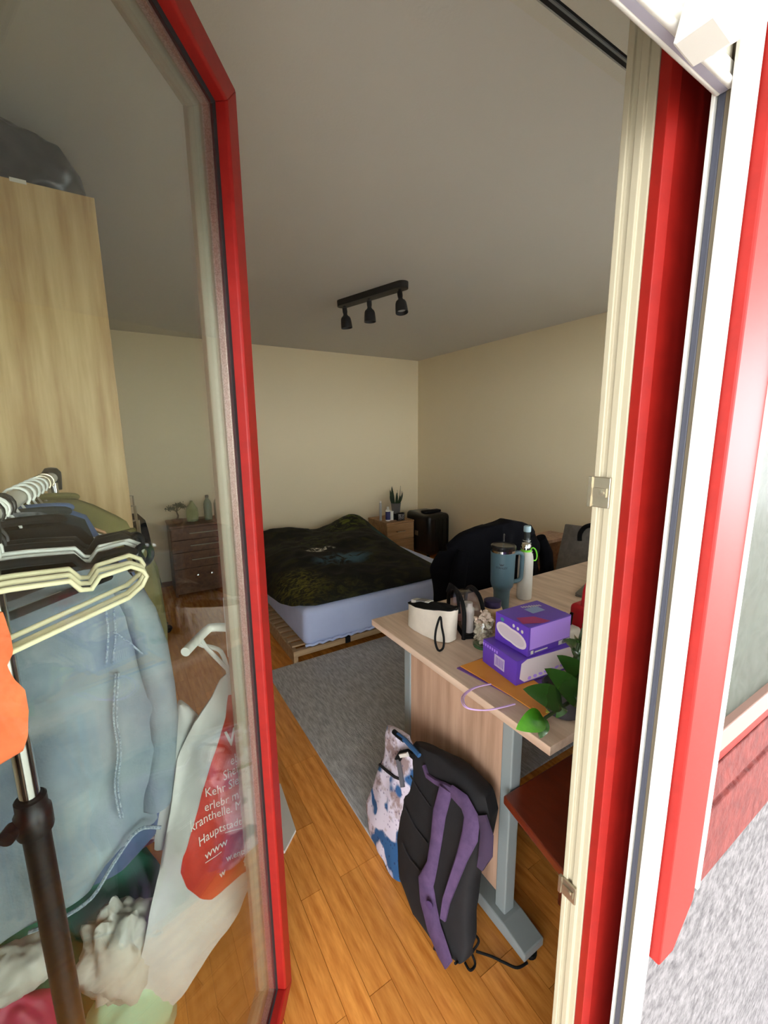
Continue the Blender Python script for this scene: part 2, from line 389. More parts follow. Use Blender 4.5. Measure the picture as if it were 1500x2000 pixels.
MB(leafT).tube([Vector(p) for p in hp], .0095, 12).build('lever', m_whitepl, hb, smooth=True)

# ================================================================== wardrobe
WY0, WY1, WZ = 1.64, 3.10, 2.215
wd = thing('wardrobe', 'tall pale oak wardrobe with its plain side toward the door', 'wardrobe', (-.28, 2.4, 0))
MB().box(-.575, .010, WY0, WY0+.02, 0, WZ).build('side_panel', m_ward, wd, bevel=.001)
MB().box(-.575, .010, WY1-.02, WY1, 0, WZ).build('side_panel', m_ward, wd, bevel=.001)
MB().box(-.575, -.012, WY0+.02, WY1-.02, WZ-.02, WZ).build('top_panel', m_ward, wd)
MB().box(-.575, -.565, WY0+.02, WY1-.02, 0, WZ-.02).build('back_panel', m_ward, wd)
MB().box(-.565, -.03, WY0+.02, WY1-.02, .06, .08).build('bottom_panel', m_ward, wd)
for k in range(3):
    y = WY0+.021+k*.4735
    dd = MB().box(-.010, .010, y, y+.470, .08, WZ-.003).build('door', m_ward, wd, bevel=.001)
    MB().tube([(.010, y+.43, 1.0), (.035, y+.43, 1.0), (.035, y+.43, 1.16), (.010, y+.43, 1.16)], .005, 8).build('handle', m_steel, dd, smooth=True)
a, b = ptY(18, 349, WY0), ptY(52, 361, WY0)
MB().box(a.x, b.x, WY0-.0015, WY0, b.z, b.z+.010).build('sticker', m_whitepl, wd)
# crumpled bag on the wardrobe
m_dkbag = mat('dark_grey_plastic', (66, 68, 72), .3, col2=(40, 42, 46), scale=7)
rows = [(0, -.30, .30), (.05, -.33, .32), (.10, -.33, .31), (.15, -.32, .27), (.19, -.28, .15), (.21, -.2, .02)]
T = frame((-.33, 1.83, WZ+.035), (1, 0, 0), (0, 0, 1), (0, -1, 0))
rg = cloth(rows, 30, 24, .13, .05, 9, 3)
rg = [[(u, max(v+.03*nz(u, v, w_, 11)*(1 if j else 0), -.03), w_) for u, v, w_ in r] for j, r in enumerate(rg)]
tag(MB(T).loft(rg).build('plastic_bag', m_dkbag, origin=(-.33, 1.83, WZ), smooth=True, ang=60), 'crumpled dark grey plastic bag lying on top of the wardrobe', 'bag')

# ================================================================== clothes rack
RX, RZ, RY0, RY1 = -.147, 1.42, .60, 1.29
rk = thing('clothes_rack', 'black and chrome clothes rack behind the glass door', 'clothes rack', (RX, .95, 0))
MB().tube([(RX, RY0, RZ), (RX, RY1, RZ)], .0125, 14).build('hanging_rail', mat('white_rail', (206, 202, 190), .4), rk, smooth=True)
for y, nm in ((.65, 0), (RY1-.02, 1)):
    MB().tube([(RX, y, .03), (RX, y, 1.02 if nm == 0 else 1.30)], .0155, 16).build('lower_pole', m_black, rk, smooth=True)
    MB().tube([(RX, y, 1.0), (RX, y, RZ-.012)], .0115, 16).build('upper_pole', m_chrome, rk, smooth=True)
    MB().lathe([(.0195, 0), (.0205, .004), (.0205, .03), (.0175, .034), (.0175, .05), (.0155, .052)], (RX, y, 1.0 if nm == 0 else 1.27), 18).build('clamp_collar', m_black, rk, smooth=True)
    MB().lathe([(.0165, -.03), (.019, 0), (.019, .012), (.012, .022), (.003, .024)], (RX, y+(0 if nm == 0 else .012), RZ), 16).build('end_cap', m_black, rk, smooth=True)
    MB().box(RX-.28, RX+.09, y-.014, y+.014, .0, .03).build('foot', m_black, rk, bevel=.004)
MB().box(RX-.28, RX-.25, .66, RY1-.03, .0, .03).build('base_bar', m_black, rk, bevel=.003)
MB().lathe([(.002, 0), (.010, .002), (.010, .018), (.002, .02)], (RX-.018, .645, 1.02), 14, (-.4, -1, 0)).build('clamp_knob', m_black, rk, smooth=True)
# hangers
m_hcream = mat('cream_plastic', (232, 222, 182), .4); m_hwhite = mat('white_hanger', (230, 230, 222), .4); m_hblack = mat('black_hanger', (24, 25, 27), .35)
m_hwood = mat('hanger_beech', (206, 160, 118), .45, col2=(188, 142, 100), scale=10)
def hook_path(cy, d, zn):
    pts = []
    for k in range(9):
        a = math.radians(-40 + 215*k/8); pts.append(Vector((RX, cy, RZ)) + d*(.0165*math.cos(a)*1.0) + Vector((0, 0, .0165*math.sin(a))))
    pts = pts[::-1]
    return pts[::-1] + [Vector((RX, cy, RZ)) - d*.012 + Vector((0, 0, -.02)), Vector((RX, cy, zn+.012)), Vector((RX, cy, zn))]
def hanger(cy, ang, m, label, half=.20, zn=1.365, drop=.062, bar=.048, r=.0042, notch=True, flat=0, group='hangers on the rack', tilt=0):
    d = Vector((math.cos(ang), math.sin(ang), 0)); c = Vector((RX, cy, 0))
    h = thing('clothes_hanger', label, 'hanger', (RX, cy, zn-drop-bar), group)
    MB().tube(hook_path(cy, d, zn), .0022 if m is not m_hblack else .003, 7).build('hook', m_hwhite if m is m_hcream else m_steel if m is m_hwood else m, h, smooth=True)
    P = lambda s, z: c + d*s + Vector((0, 0, z+tilt*s))
    top = []
    for s in (-1, 1):
        arm = [(0, zn), (.03, zn-.004)]
        if notch: arm += [(.095, zn-.016), (.108, zn-.033), (.122, zn-.037), (.136, zn-.024)]
        arm += [(half-.02, zn-drop+.012), (half, zn-drop), (half+.006, zn-drop-.012), (half-.004, zn-drop-.024)]
        top.append([(s*a_, z) for a_, z in arm])
    path = [P(*q) for q in top[0][::-1]] + [P(*q) for q in top[1][1:]]
    low = [P(half-.03, zn-drop-bar+.008), P(0, zn-drop-bar), P(-half+.03, zn-drop-bar+.008)]
    MB().tube(path+low, r, 8, closed=True).build('hanger_body', m, h, smooth=True, ang=70)
    return h
A0 = math.radians(42)
hs = [(.600, 40, m_hcream, 'cream plastic hanger at the near end of the empty hangers'), (.618, 42, m_hcream, 'second cream plastic hanger from the near end of the rack'),
      (.636, 43, m_hcream, 'third cream plastic hanger from the near end of the rack'), (.690, 41, m_hblack, 'black hanger between the cream and white empty hangers'),
      (.708, 44, m_hwhite, 'white hanger right behind the near black hanger'), (.726, 42, m_hwhite, 'white hanger second behind the near black hanger'),
      (.744, 45, m_hblack, 'black hanger with a large round end at the rack'), (.762, 43, m_hblack, 'farthest of the empty black hangers')]
for i, (cy, an, m, lb) in enumerate(hs):
    hanger(cy, math.radians(an), m, lb, half=.205+.004*(i % 3), zn=1.345+.003*i, r=.0062 if m is m_hblack else .0036, drop=.036+.003*(i % 2), bar=.042-.012*(m is m_hblack), tilt=.0)
    if i in (3, 6):
        d = Vector((math.cos(math.radians(an)), math.sin(math.radians(an)), 0)); c0 = Vector((RX, cy, 1.345+.003*i-.045))+d*.215
        MB().tube([c0+d*(.016*math.cos(a))+Vector((0, 0, .016*math.sin(a))) for a in [2*math.pi*k/18 for k in range(18)]], .006, 8, closed=True).build('end_ring', m_hblack, bpy.data.objects[[o.name for o in COL.objects if o.name.startswith('clothes_hanger')][-1]], smooth=True)
for i in range(7):
    cy = .86+.05*i
    hanger(cy, math.radians(8+5*(i % 3)), m_hwhite if i < 5 else m_hwood, ['white hanger holding the black jacket', 'white hanger holding the grey speckled shirt', 'white hanger holding the dark teal top', 'white hanger holding the blue shirt', 'white hanger holding the dark red patterned blouse', 'wooden hanger behind the olive jacket collar', 'wooden hanger holding the olive jacket'][i], half=.10, zn=1.362, drop=.062, bar=.012, notch=False, r=.0035)
# garments
def garment(name, label, cat, cy, m, half=.20, zt=1.335, zb=.72, bw=.20, th=.022, ang=8, seed=0, cx=RX, slope=.07, wr=.010, collar=True):
    d = Vector((math.cos(math.radians(ang)), math.sin(math.radians(ang)), 0))
    T = frame((cx, cy, 0), d, (0, 0, 1), (d.y, -d.x, 0))
    rows = [(zb, -bw, bw), (zb+.25, -bw-.005, bw+.005), (zt-slope-.10, -half-.01, half+.012), (zt-slope-.015, -half, half), (zt-slope, -half+.015, half-.015), (zt-.012, -.075, .075), (zt, -.05, .05)]
    g = thing(name, label, cat, (cx, cy, zb))
    MB(T).loft(cloth(rows, 22, 46, th, wr, 8, seed, .006, 38)).build('body', m, g, smooth=True, ang=75)
    for s in (-1, 1):
        path = [(s*(half-.01), zt-slope-.03, 0), (s*(half+.018), zt-slope-.14, .004), (s*(half+.03), zt-slope-.30, .01), (s*(half+.02), zt-slope-.50, .006)]
        rings = []
        for k, (u, v, w_) in enumerate(path):
            rr = [.03, .040, .036, .03][k]
            rings.append([(u+rr*math.cos(2*math.pi*q/14)*(.8+.3*nz(u, v, q+seed, 3)), v, w_+.55*rr*math.sin(2*math.pi*q/14)) for q in range(14)])
        MB(T).loft(rings).build('sleeve', m, g, smooth=True, ang=75)
    if collar:
        ring = []
        for k in range(14):
            a = 2*math.pi*k/14; ring.append((.052*math.cos(a), zt+.004+.008*math.sin(a), .02*math.sin(a)))
        MB(T).tube(ring, .007, 8, closed=True).build('collar', m, g, smooth=True)
    return g
m_olive = mat('olive_cotton', (122, 114, 66), .85, col2=(104, 98, 56), scale=12, bump=.1, bscale=200)
m_blue = mat('blue_cotton', (92, 116, 160), .85, col2=(76, 98, 140), scale=10)
m_teal = mat('dark_teal_knit', (40, 58, 60), .9, col2=(30, 44, 48), scale=12)
m_blk = mat('black_cloth', (20, 20, 23), .85, col2=(13, 13, 15), scale=12, spec=.2)
m_speck = mat('speckled_grey', (140, 146, 150), .9, col2=(82, 92, 102), scale=60, sharp=(.4, .6))
m_dred = mat('dark_red_print', (96, 30, 38), .85, col2=(196, 178, 172), scale=26, sharp=(.55, .6))
garment('jacket', 'olive green jacket farthest along the clothes rack', 'jacket', 1.16, m_olive, half=.148, zb=.62, th=.03, ang=10, seed=5, bw=.165, zt=1.378, slope=.055, cx=RX)
garment('blouse', 'dark red floral blouse hanging beside the white bag', 'blouse', 1.07, m_dred, half=.115, zb=.50, ang=12, seed=9, bw=.15, zt=1.365, slope=.06, cx=RX-.01)
garment('shirt', 'blue shirt between the olive jacket and teal top', 'shirt', 1.015, m_blue, half=.112, zb=.66, ang=10, seed=11, bw=.15, slope=.07, zt=1.374)
garment('top', 'dark teal top in the middle of the rack', 'top', .965, m_teal, half=.105, zb=.7, ang=8, seed=15, bw=.15, slope=.07, zt=1.374)
garment('shirt', 'grey speckled shirt just behind the black jacket', 'shirt', .915, m_speck, half=.09, zb=.72, ang=8, seed=19, bw=.12, slope=.085, zt=1.374, cx=RX-.03)
garment('jacket', 'black jacket behind the empty hangers on the rack', 'jacket', .875, m_blk, half=.125, zb=.75, ang=14, seed=23, bw=.14, slope=.065, zt=1.372)

# denim shirt, nearest: front panel, sleeve and seams
YD = .80
m_denim = mat('washed_denim', (138, 148, 150), .9, col2=(100, 114, 128), scale=7, bump=.12, bscale=240, sharp=(.35, .7))
m_denimd = mat('denim_seam', (168, 178, 182), .9, col2=(96, 112, 128), scale=300)
def onY(L, y): return [(p.x, p.z) for p in (ptY(px, py, y) for px, py in L)]
dn = thing('denim_shirt', 'large washed denim shirt hanging at the front of the rack', 'shirt', (-.1, YD, .7))
right = onY([(235, 1095), (272, 1140), (298, 1190), (318, 1260), (330, 1340), (334, 1420), (326, 1490), (321, 1550), (318, 1592), (300, 1590), (268, 1606), (222, 1660), (180, 1735), (120, 1768), (60, 1800), (0, 1838)], YD)
tab = sorted([(z, x) for x, z in right])
rows = []
for k in range(31):
    z = lerp(tab[0][0], tab[-1][0], k/30); rx = interp(tab, z)[0]; rows.append((z, -.36, rx))
def drape(mb_rows, yy, seed):
    rings = cloth(mb_rows, 48, 80, .022, .020, 8, seed, .005, 30)
    return [[(u, yy - w_, v) for u, v, w_ in r] for r in rings]
MB().loft(drape(rows, YD, 31)).build('body', m_denim, dn, smooth=True, ang=75)
sl = onY([(262, 1150), (296, 1200), (320, 1275), (334, 1350), (343, 1420), (338, 1500), (330, 1580)], YD-.02); sr = []
for i, (x, z) in enumerate(sl):
    sr.append([(x-.018+.026*math.cos(2*math.pi*q/16)+.004*nz(q, z, 3, 4), YD+.01-.028*math.sin(2*math.pi*q/16)-.006*nz(q*.4, z*9, 7), z) for q in range(16)])
MB().loft(sr).build('sleeve', m_denim, dn, smooth=True, ang=75)
def seam(pts, nm='seam', r=.0016, off=.026):
    MB().tube(crm([(x, YD-off-.020*(nz(x+31, z*.6, 31, 8)+.5*nz(x, z+31, 31, 18.4))*-1*-1, z) for x, z in onY(pts, YD)], 4), r, 6).build(nm, m_denimd, dn, smooth=True)
seam([(208, 1180), (212, 1230), (208, 1285)]); seam([(222, 1180), (226, 1230), (220, 1285)])
seam([(232, 1305), (228, 1380), (236, 1450), (230, 1520), (240, 1580)]); seam([(226, 1305), (222, 1380), (230, 1450), (224, 1520), (234, 1580)])
seam([(222, 1225), (250, 1245), (278, 1270)]); seam([(60, 1800), (120, 1766), (180, 1732), (222, 1657), (268, 1603), (312, 1592)], 'hem', .003)
# blue jeans seen under the hem
m_jean = mat('blue_jean', (66, 84, 112), .9, col2=(54, 68, 96), scale=9)
rows = [(z, l, r) for z, l, r in ((.70, -.14, -.07), (.735, -.15, -.02), (.80, -.15, -.004), (1.1, -.14, .0))]
MBj = MB(); MBj.loft([[(u, .845-w_, v) for u, v, w_ in r] for r in cloth(rows, 18, 20, .014, .006, 9, 41)])
tag(MBj.build('jeans', m_jean, origin=(-.1, .845, .6), smooth=True, ang=75), 'dark blue jeans showing below the denim shirt hem', 'jeans')
# orange garment over the near pole
m_or = mat('orange_cloth', (236, 122, 72), .8, col2=(220, 104, 58), scale=14, bump=.1, bscale=60)
YO_ = .605
rr = onY([(6, 1195), (22, 1240), (26, 1275), (14, 1300), (30, 1330), (48, 1350), (56, 1390), (54, 1440), (44, 1470), (20, 1482)], YO_)
tab = sorted([(z, x) for x, z in rr]); rows = [(z, -.30, x) for z, x in tab]
tag(MB().loft([[(u, YO_-w_, v) for u, v, w_ in r] for r in cloth(rows, 26, 34, .022, .010, 16, 51, .005, 60)]).build('orange_garment', m_or, origin=(-.2, YO_, 1.1), smooth=True, ang=75), 'bright orange garment draped over the near end of the rack', 'garment')

# ================================================================== white carrier bag with red print
YBG = .985
m_pbag = mat('white_bag_plastic', (214, 212, 204), .38, col2=(196, 196, 192), scale=6)
m_print = mat('red_print', (206, 66, 50), .4, col2=(196, 58, 44), scale=6)
def bagy(x, z): return YBG + .55*max(0, min(.045, interp(FOLD, z)[0]-x)) + .25*max(0, interp(FOLD, z)[0]-x-.045)*0 - .014*nz(x, z*.35, 2.2, 11) - .006*math.sin(x*42+z*12) - .003*nz(x, z, 5, 30)
FOLD = sorted([(z, x) for x, z in onY([(448, 1320), (444, 1380), (426, 1440), (412, 1480), (396, 1540), (386, 1580), (372, 1620), (352, 1668), (330, 1720), (298, 1790), (268, 1890), (240, 2000)], YBG)])
lt = onY([(452, 1308), (432, 1335), (415, 1372), (382, 1420), (350, 1500), (334, 1600), (312, 1720), (290, 1790), (270, 1890), (250, 2000), (240, 2060)], YBG)
rt = onY([(456, 1308), (470, 1340), (484, 1400), (510, 1500), (520, 1600), (512, 1680), (497, 1722), (470, 1782), (430, 1832), (390, 1892), (340, 1964), (300, 2020), (275, 2060)], YBG)
zl = sorted([(z, x) for x, z in lt]); zr = sorted([(z, x) for x, z in rt]); zt = min(zl[-1][0], zr[-1][0]); zb = max(zl[0][0], zr[0][0], .02)
pb = thing('carrier_bag', 'white plastic carrier bag with a red disc hanging from the door handle', 'bag', (.1, YBG, zb))
rings = []
for j in range(71):
    z = lerp(zb, zt, j/70); xl, xr = interp(zl, z)[0], interp(zr, z)[0]; ring = []
    for side in (0, 1):
        for i in (range(31) if side == 0 else range(29, 0, -1)):
            x = lerp(xl, xr, i/30); e = math.sqrt(max(0, 1-(2*i/30-1)**2))
            ring.append((x, bagy(x, z) if side == 0 else bagy(x, z)+.004+.05*e*min(1, (zt-z)*4), z))
    rings.append(ring)
MB().loft(rings).build('bag_body', m_pbag, pb, smooth=True, ang=80)
pl_ = onY([(446, 1354), (440, 1400), (426, 1440), (412, 1480), (396, 1540), (386, 1580), (372, 1620), (356, 1668), (352, 1700), (364, 1730), (392, 1752), (414, 1756)], YBG)
pr_ = onY([(470, 1350), (484, 1402), (510, 1500), (519, 1600), (511, 1680), (496, 1700), (470, 1735), (440, 1752), (424, 1756)], YBG)
zl2 = sorted([(z, x) for x, z in pl_]); zr2 = sorted([(z, x) for x, z in pr_]); z0, z1 = max(zl2[0][0], zr2[0][0])+.001, min(zl2[-1][0], zr2[-1][0])
g = MB(); vs = []; fs = []
for j in range(61):
    z = lerp(z0, z1, j/60); xl, xr = interp(zl2, z)[0], interp(zr2, z)[0]
    for i in range(29): x = lerp(xl, xr, i/28); vs.append((x, bagy(x, z)-.0012, z))
for j in range(60):
    for i in range(28): fs.append((j*29+i, j*29+i+1, (j+1)*29+i+1, (j+1)*29+i))
g.add(vs, fs).build('red_disc_print', m_print, pb, smooth=True, ang=180)
for txt, px, py, sz, bold in (('VIS', 440, 1456, .060, .0014), ('ebe', 449, 1491, .036, 0), ('Sheiz', 434, 1517, .036, 0), ('Kehr Sie', 400, 1554, .037, 0), ('erlebr mit', 399, 1583, .037, 0),
                              ('kranthelle. M', 371, 1618, .037, 0), ('Hauptstadts', 387, 1647, .037, 0), ('www', 400, 1676, .037, 0), ('w.entsc', 444, 1690, .030, .0005), ('w', 430, 1718, .030, .0005), ('f.', 478, 1700, .042, .0005)):
    p = ptY(px, py, YBG); vs, fs = text_mesh(txt, sz, bold)
    k = .62 if txt not in ('VIS', 'www', 'w', 'f.') else .7
    MB().add([(p.x+x*k, bagy(p.x+x*k, p.z+y)-.0026, p.z+y) for x, y, _ in vs], fs).build('lettering', m_whitepl, pb)
for (ax, ay), (bx, by) in (((440, 1628), (487, 1608)), ((400, 1680), (434, 1667))):
    a, b = ptY(ax, ay, YBG), ptY(bx, by, YBG)
    vs = []; n = 12
    for i in range(n+1):
        x = lerp(a.x, b.x, i/n); z = lerp(a.z, b.z, i/n); vs += [(x, bagy(x, z)-.0026, z), (x, bagy(x, z)-.0026, z-.0022)]
    MB().add(vs, [(2*i, 2*i+2, 2*i+3, 2*i+1) for i in range(n)]).build('underline', m_whitepl, pb)
# bag handle loop up to the lever
hl = leafT(Vector((LW-.07, -.126, 1.085)))
MB().tube(crm([(.165, YBG-.005, zt-.01), (.150, YBG-.01, zt+.06), hl+Vector((-.004, .004, -.012)), hl+Vector((.0, .0, .012)), hl+Vector((.006, .012, -.02)), (.172, YBG+.005, zt-.01)], 5), .005, 8).build('bag_handle', m_pbag, pb, smooth=True)
# second grey-white bag hanging behind it
rows = [(.52, -.03, .06), (.64, -.015, .09), (.74, .0, .10), (.82, .035, .105), (.875, .05, .075), (.885, .055, .065)]
tag(MB().loft([[(u, 1.04-w_, v) for u, v, w_ in r] for r in cloth(rows, 20, 26, .014, .012, 12, 61)]).build('plastic_bag', mat('grey_bag_plastic', (186, 188, 184), .45), origin=(.04, 1.04, .5), smooth=True, ang=75), 'pale grey plastic bag tucked behind the red and white carrier bag', 'bag')

# ================================================================== heap of bags under the rack
def lump(name, label, cat, c, r, m, seed, amp=.25, sc=6, flatz=0, sq=2.6):
    rings = []
    for j in range(1, 24):
        ph = -math.pi/2+math.pi*j/24; ring = []
        for i in range(36):
            th = 2*math.pi*i/36
            d = Vector((math.cos(ph)*math.cos(th), math.cos(ph)*math.sin(th), math.sin(ph)))
            k = (abs(d.x)**sq+abs(d.y)**sq+abs(d.z)**sq)**(-1/sq)
            k *= 1+amp*(nz(d.x+seed, d.y, d.z, sc*.35)+.5*nz(d.x, d.y+seed, d.z, sc*.9))
            p = Vector((c[0]+d.x*k*r[0], c[1]+d.y*k*r[1], c[2]+d.z*k*r[2])); p.z = max(p.z, flatz); ring.append(p)
        rings.append(ring)
    return tag(MB().loft(rings).build(name, m, origin=(c[0], c[1], flatz), smooth=True, ang=80), label, cat)
m_green = mat('green_bag_fabric', (30, 110, 86), .6, col2=(24, 92, 72), scale=5)
m_mint = mat('mint_plastic', (150, 196, 164), .4, col2=(168, 200, 160), scale=5)
m_wcr = mat('crumpled_white_plastic', (206, 202, 190), .35, col2=(178, 176, 164), scale=8)
m_mag = mat('magenta_bag', (176, 26, 72), .5, col2=(150, 20, 60), scale=6)
lump('storage_bag', 'large dark green bag standing under the rack', 'bag', (-.20, 1.15, .25), (.19, .05, .25), m_green, 3, .10, 5)
lump('plastic_bag', 'crumpled white plastic bag in front of the green bag', 'bag', (-.125, 1.015, .31), (.075, .055, .125), m_wcr, 8, .34, 6, sq=2.2)
lump('plastic_bag', 'pale mint plastic bag on the floor under the crumpled white bag', 'bag', (-.115, 1.025, .10), (.095, .05, .105), m_mint, 13, .2, 6)
mg = lump('shopping_bag', 'magenta bag with a white folded top by the rack pole', 'bag', (-.305, .925, .215), (.092, .042, .23), m_mag, 17, .12, 5)
lump('cloth_bundle', 'off white cloth bundle lying on the magenta bag', 'cloth', (-.275, .93, .50), (.065, .04, .045), m_wcr, 21, .25, 6, flatz=.452)

# ================================================================== ceiling spotlight bar
m_lamp = mat('black_lamp_metal', (26, 26, 27), .55)
cl = thing('ceiling_light', 'black three-spot light bar on the ceiling', 'ceiling light', (1.567, 2.69, ZC))
A, B = Vector((1.475, 2.995, ZC)), Vector((1.66, 2.385, ZC)); ax = (B-A).normalized(); sd = Vector((-ax.y, ax.x, 0)); LN = (B-A).length
poly = []
for k in range(9): a = math.pi/2+math.pi*k/8; poly.append((.042+.042*math.cos(a), .042*math.sin(a)))
for k in range(9): a = -math.pi/2+math.pi*k/8; poly.append((LN-.042+.042*math.cos(a), .042*math.sin(a)))
bar = lambda h: (lambda p: A+ax*p[0]+sd*p[1]*(1 if h < .03 else .94)+Vector((0, 0, -h)))
MB().loft([[bar(h)(p) for p in poly] for h in (0, .034, .040)]).build('base_plate', m_lamp, cl, smooth=True)
MB().lathe([(.012, 0), (.012, .006), (.006, .009)], A+ax*(LN/2)+sd*.042+Vector((0, 0, -.016)), 12, sd).build('screw', m_lamp, cl, smooth=True)
for t, tilt in ((.06, Vector((.10, -.02, -1))), (.305, Vector((.02, -.02, -1))), (LN-.06, Vector((-.02, -.22, -1)))):
    b0 = A+ax*t+Vector((0, 0, -.040)); tl = tilt.normalized()
    sp = MB().tube([b0, b0+Vector((0, 0, -.022))], .011, 12).build('swivel_joint', m_lamp, cl, smooth=True)
    b1 = b0+Vector((0, 0, -.022))
    MB().lathe([(.010, -.012), (.017, -.008), (.017, .018), (.014, .034), (.019, .044), (.030, .053), (.036, .066), (.039, .092), (.0415, .128), (.0385, .128), (.034, .104), (.004, .094)], b1, 22, tl).build('spot_head', m_lamp, sp, smooth=True, ang=60)
    MB().lathe([(.002, .095), (.027, .096), (.030, .108), (.002, .112)], b1, 16, tl).build('bulb', mat('lamp_glass', (190, 190, 186), .25) if 'lamp_glass' not in MATS else MATS['lamp_glass'], sp, smooth=True)

# ================================================================== bed
m_matt = mat('blue_grey_sheet', (190, 202, 236), .8, col2=(180, 192, 228), scale=4, bump=.08, bscale=9)
bd = thing('bed_base', 'low pale wooden slatted bed base', 'bed base', (1.65, 3.6, 0))
MB().box(.85, .882, 2.56, 4.70, 0, .085).build('side_rail', m_slat, bd, bevel=.003)
MB().box(2.44, 2.472, 2.56, 4.70, 0, .085).build('side_rail', m_slat, bd, bevel=.003)
for xa, xb in ((.85, 1.235), (1.275, 1.72), (1.76, 2.472)): MB().box(xa, xb, 2.55, 2.59, .045, .088).build('front_rail', m_slat, bd, bevel=.004)
for xa in (1.235, 1.72): MB().box(xa, xa+.04, 2.549, 2.593, .042, .09).build('rail_strap', m_blackm, bd, bevel=.003)
MB().box(.845, .865, 2.545, 2.575, 0, .09).build('leg', m_slat, bd); MB().box(2.46, 2.48, 2.545, 2.575, 0, .09).build('leg', m_slat, bd)
sm = None
for k in range(24):
    y = 2.615+k*.087
    if sm is None: so = MB().box(.86, 2.465, 0, .055, .085, .098).build('slat', m_slat, bd, bevel=.003); sm = so.data; so.location = (0, y, 0); bv = so
    else:
        so = bpy.data.objects.new('slat', sm); COL.objects.link(so); so.parent = bd; so.location = (0, y, 0)
mt = thing('mattress', 'thick mattress in a blue grey fitted sheet', 'mattress', (1.68, 3.6, .1))
rg = rounded(.925, 2.425, 2.535, 4.68, .10, .372, .05, 7)
MB().loft(rg).build('sheet_cover', m_matt, mt, smooth=True, ang=180)
hem = [(.93+1.49*k/60, 2.545-.006*abs(math.sin(k*1.7))-.004*nz(k, 0, 3, .7), .112+.006*math.sin(k*2.1)) for k in range(61)]
MB().tube(hem, .010, 8).build('gathered_hem', m_matt, mt, smooth=True)
# duvet
def duvet_mat():
    m = bpy.data.materials.new('dark_printed_duvet'); m.use_nodes = True; nt = m.node_tree; N = nt.nodes; L = nt.links; b = N['Principled BSDF']
    b.inputs['Roughness'].default_value = .85; b.inputs['Specular IOR Level'].default_value = .25
    tc = N.new('ShaderNodeTexCoord')
    def blob(c, r, inner, outer):
        mp = N.new('ShaderNodeMapping'); mp.vector_type = 'TEXTURE'; mp.inputs['Location'].default_value = c; mp.inputs['Scale'].default_value = r
        L.new(tc.outputs['Object'], mp.inputs['Vector'])
        ln = N.new('ShaderNodeVectorMath'); ln.operation = 'LENGTH'; L.new(mp.outputs[0], ln.inputs[0])
        mr = N.new('ShaderNodeMapRange'); mr.inputs['From Min'].default_value = outer; mr.inputs['From Max'].default_value = inner
        L.new(ln.outputs['Value'], mr.inputs['Value']); return mr.outputs['Result']
    def nse(sc, lo, hi, st=(1, 1, 1), dist=1.5):
        mp = N.new('ShaderNodeMapping'); mp.inputs['Scale'].default_value = st; L.new(tc.outputs['Object'], mp.inputs['Vector'])
        n = N.new('ShaderNodeTexNoise'); n.inputs['Scale'].default_value = sc; n.inputs['Detail'].default_value = 5; n.inputs['Distortion'].default_value = dist
        L.new(mp.outputs[0], n.inputs['Vector'])
        mr = N.new('ShaderNodeMapRange'); mr.inputs['From Min'].default_value = lo; mr.inputs['From Max'].default_value = hi; L.new(n.outputs['Fac'], mr.inputs['Value']); return mr.outputs['Result']
    def mul(a, c):
        x = N.new('ShaderNodeMath'); x.operation = 'MULTIPLY'; L.new(a, x.inputs[0]); L.new(c, x.inputs[1]); return x.outputs[0]
    cur = None
    def mix(fac, col):
        nonlocal cur
        x = N.new('ShaderNodeMix'); x.data_type = 'RGBA'; L.new(fac, x.inputs['Factor'])
        if cur is None: x.inputs['A'].default_value = lin((22, 22, 19))
        else: L.new(cur, x.inputs['A'])
        x.inputs['B'].default_value = lin(col); cur = x.outputs['Result']
    mix(nse(4, .5, .8, (1, 2, 1)), (52, 54, 26))
    mix(mul(blob((-.52, -.60, 0), (.24, .34, 1), .2, 1), nse(16, .44, .66, (1, 1.6, 1), 2)), (120, 114, 46))
    mix(mul(blob((-.28, -.78, 0), (.26, .18, 1), .1, 1), nse(20, .47, .68)), (66, 70, 32))
    mix(mul(blob((.55, .75, 0), (.3, .3, 1), .2, 1), nse(9, .45, .6)), (96, 104, 38))
    mix(mul(blob((-.1, .35, 0), (.5, .4, 1), .1, 1), nse(9, .5, .7)), (74, 80, 36))
    mix(mul(blob((-.02, -.28, 0), (.30, .16, 1), .5, 1), nse(7, .4, .55)), (70, 100, 116))
    mix(mul(blob((-.10, .02, 0), (.16, .07, 1), .6, 1), nse(18, .46, .52)), (214, 210, 196))
    mix(blob((.83, .25, 0), (.10, .55, 1), .5, 1), (28, 66, 64))
    L.new(cur, b.inputs['Base Color']); return m
DO = Vector((1.55, 3.45, .375))
rings = []
def dzl(y): return interp([(2.555, 1.02, 2.12), (2.60, .94, 2.2), (2.68, .90, 2.235), (2.85, .865, 2.25), (3.1, .85, 2.28), (3.5, .86, 2.34), (4.2, .9, 2.52), (4.62, .95, 2.55)], y)
def bump2(x, y, cx, cy, rx, ry): return math.exp(-((x-cx)/rx)**2-((y-cy)/ry)**2)
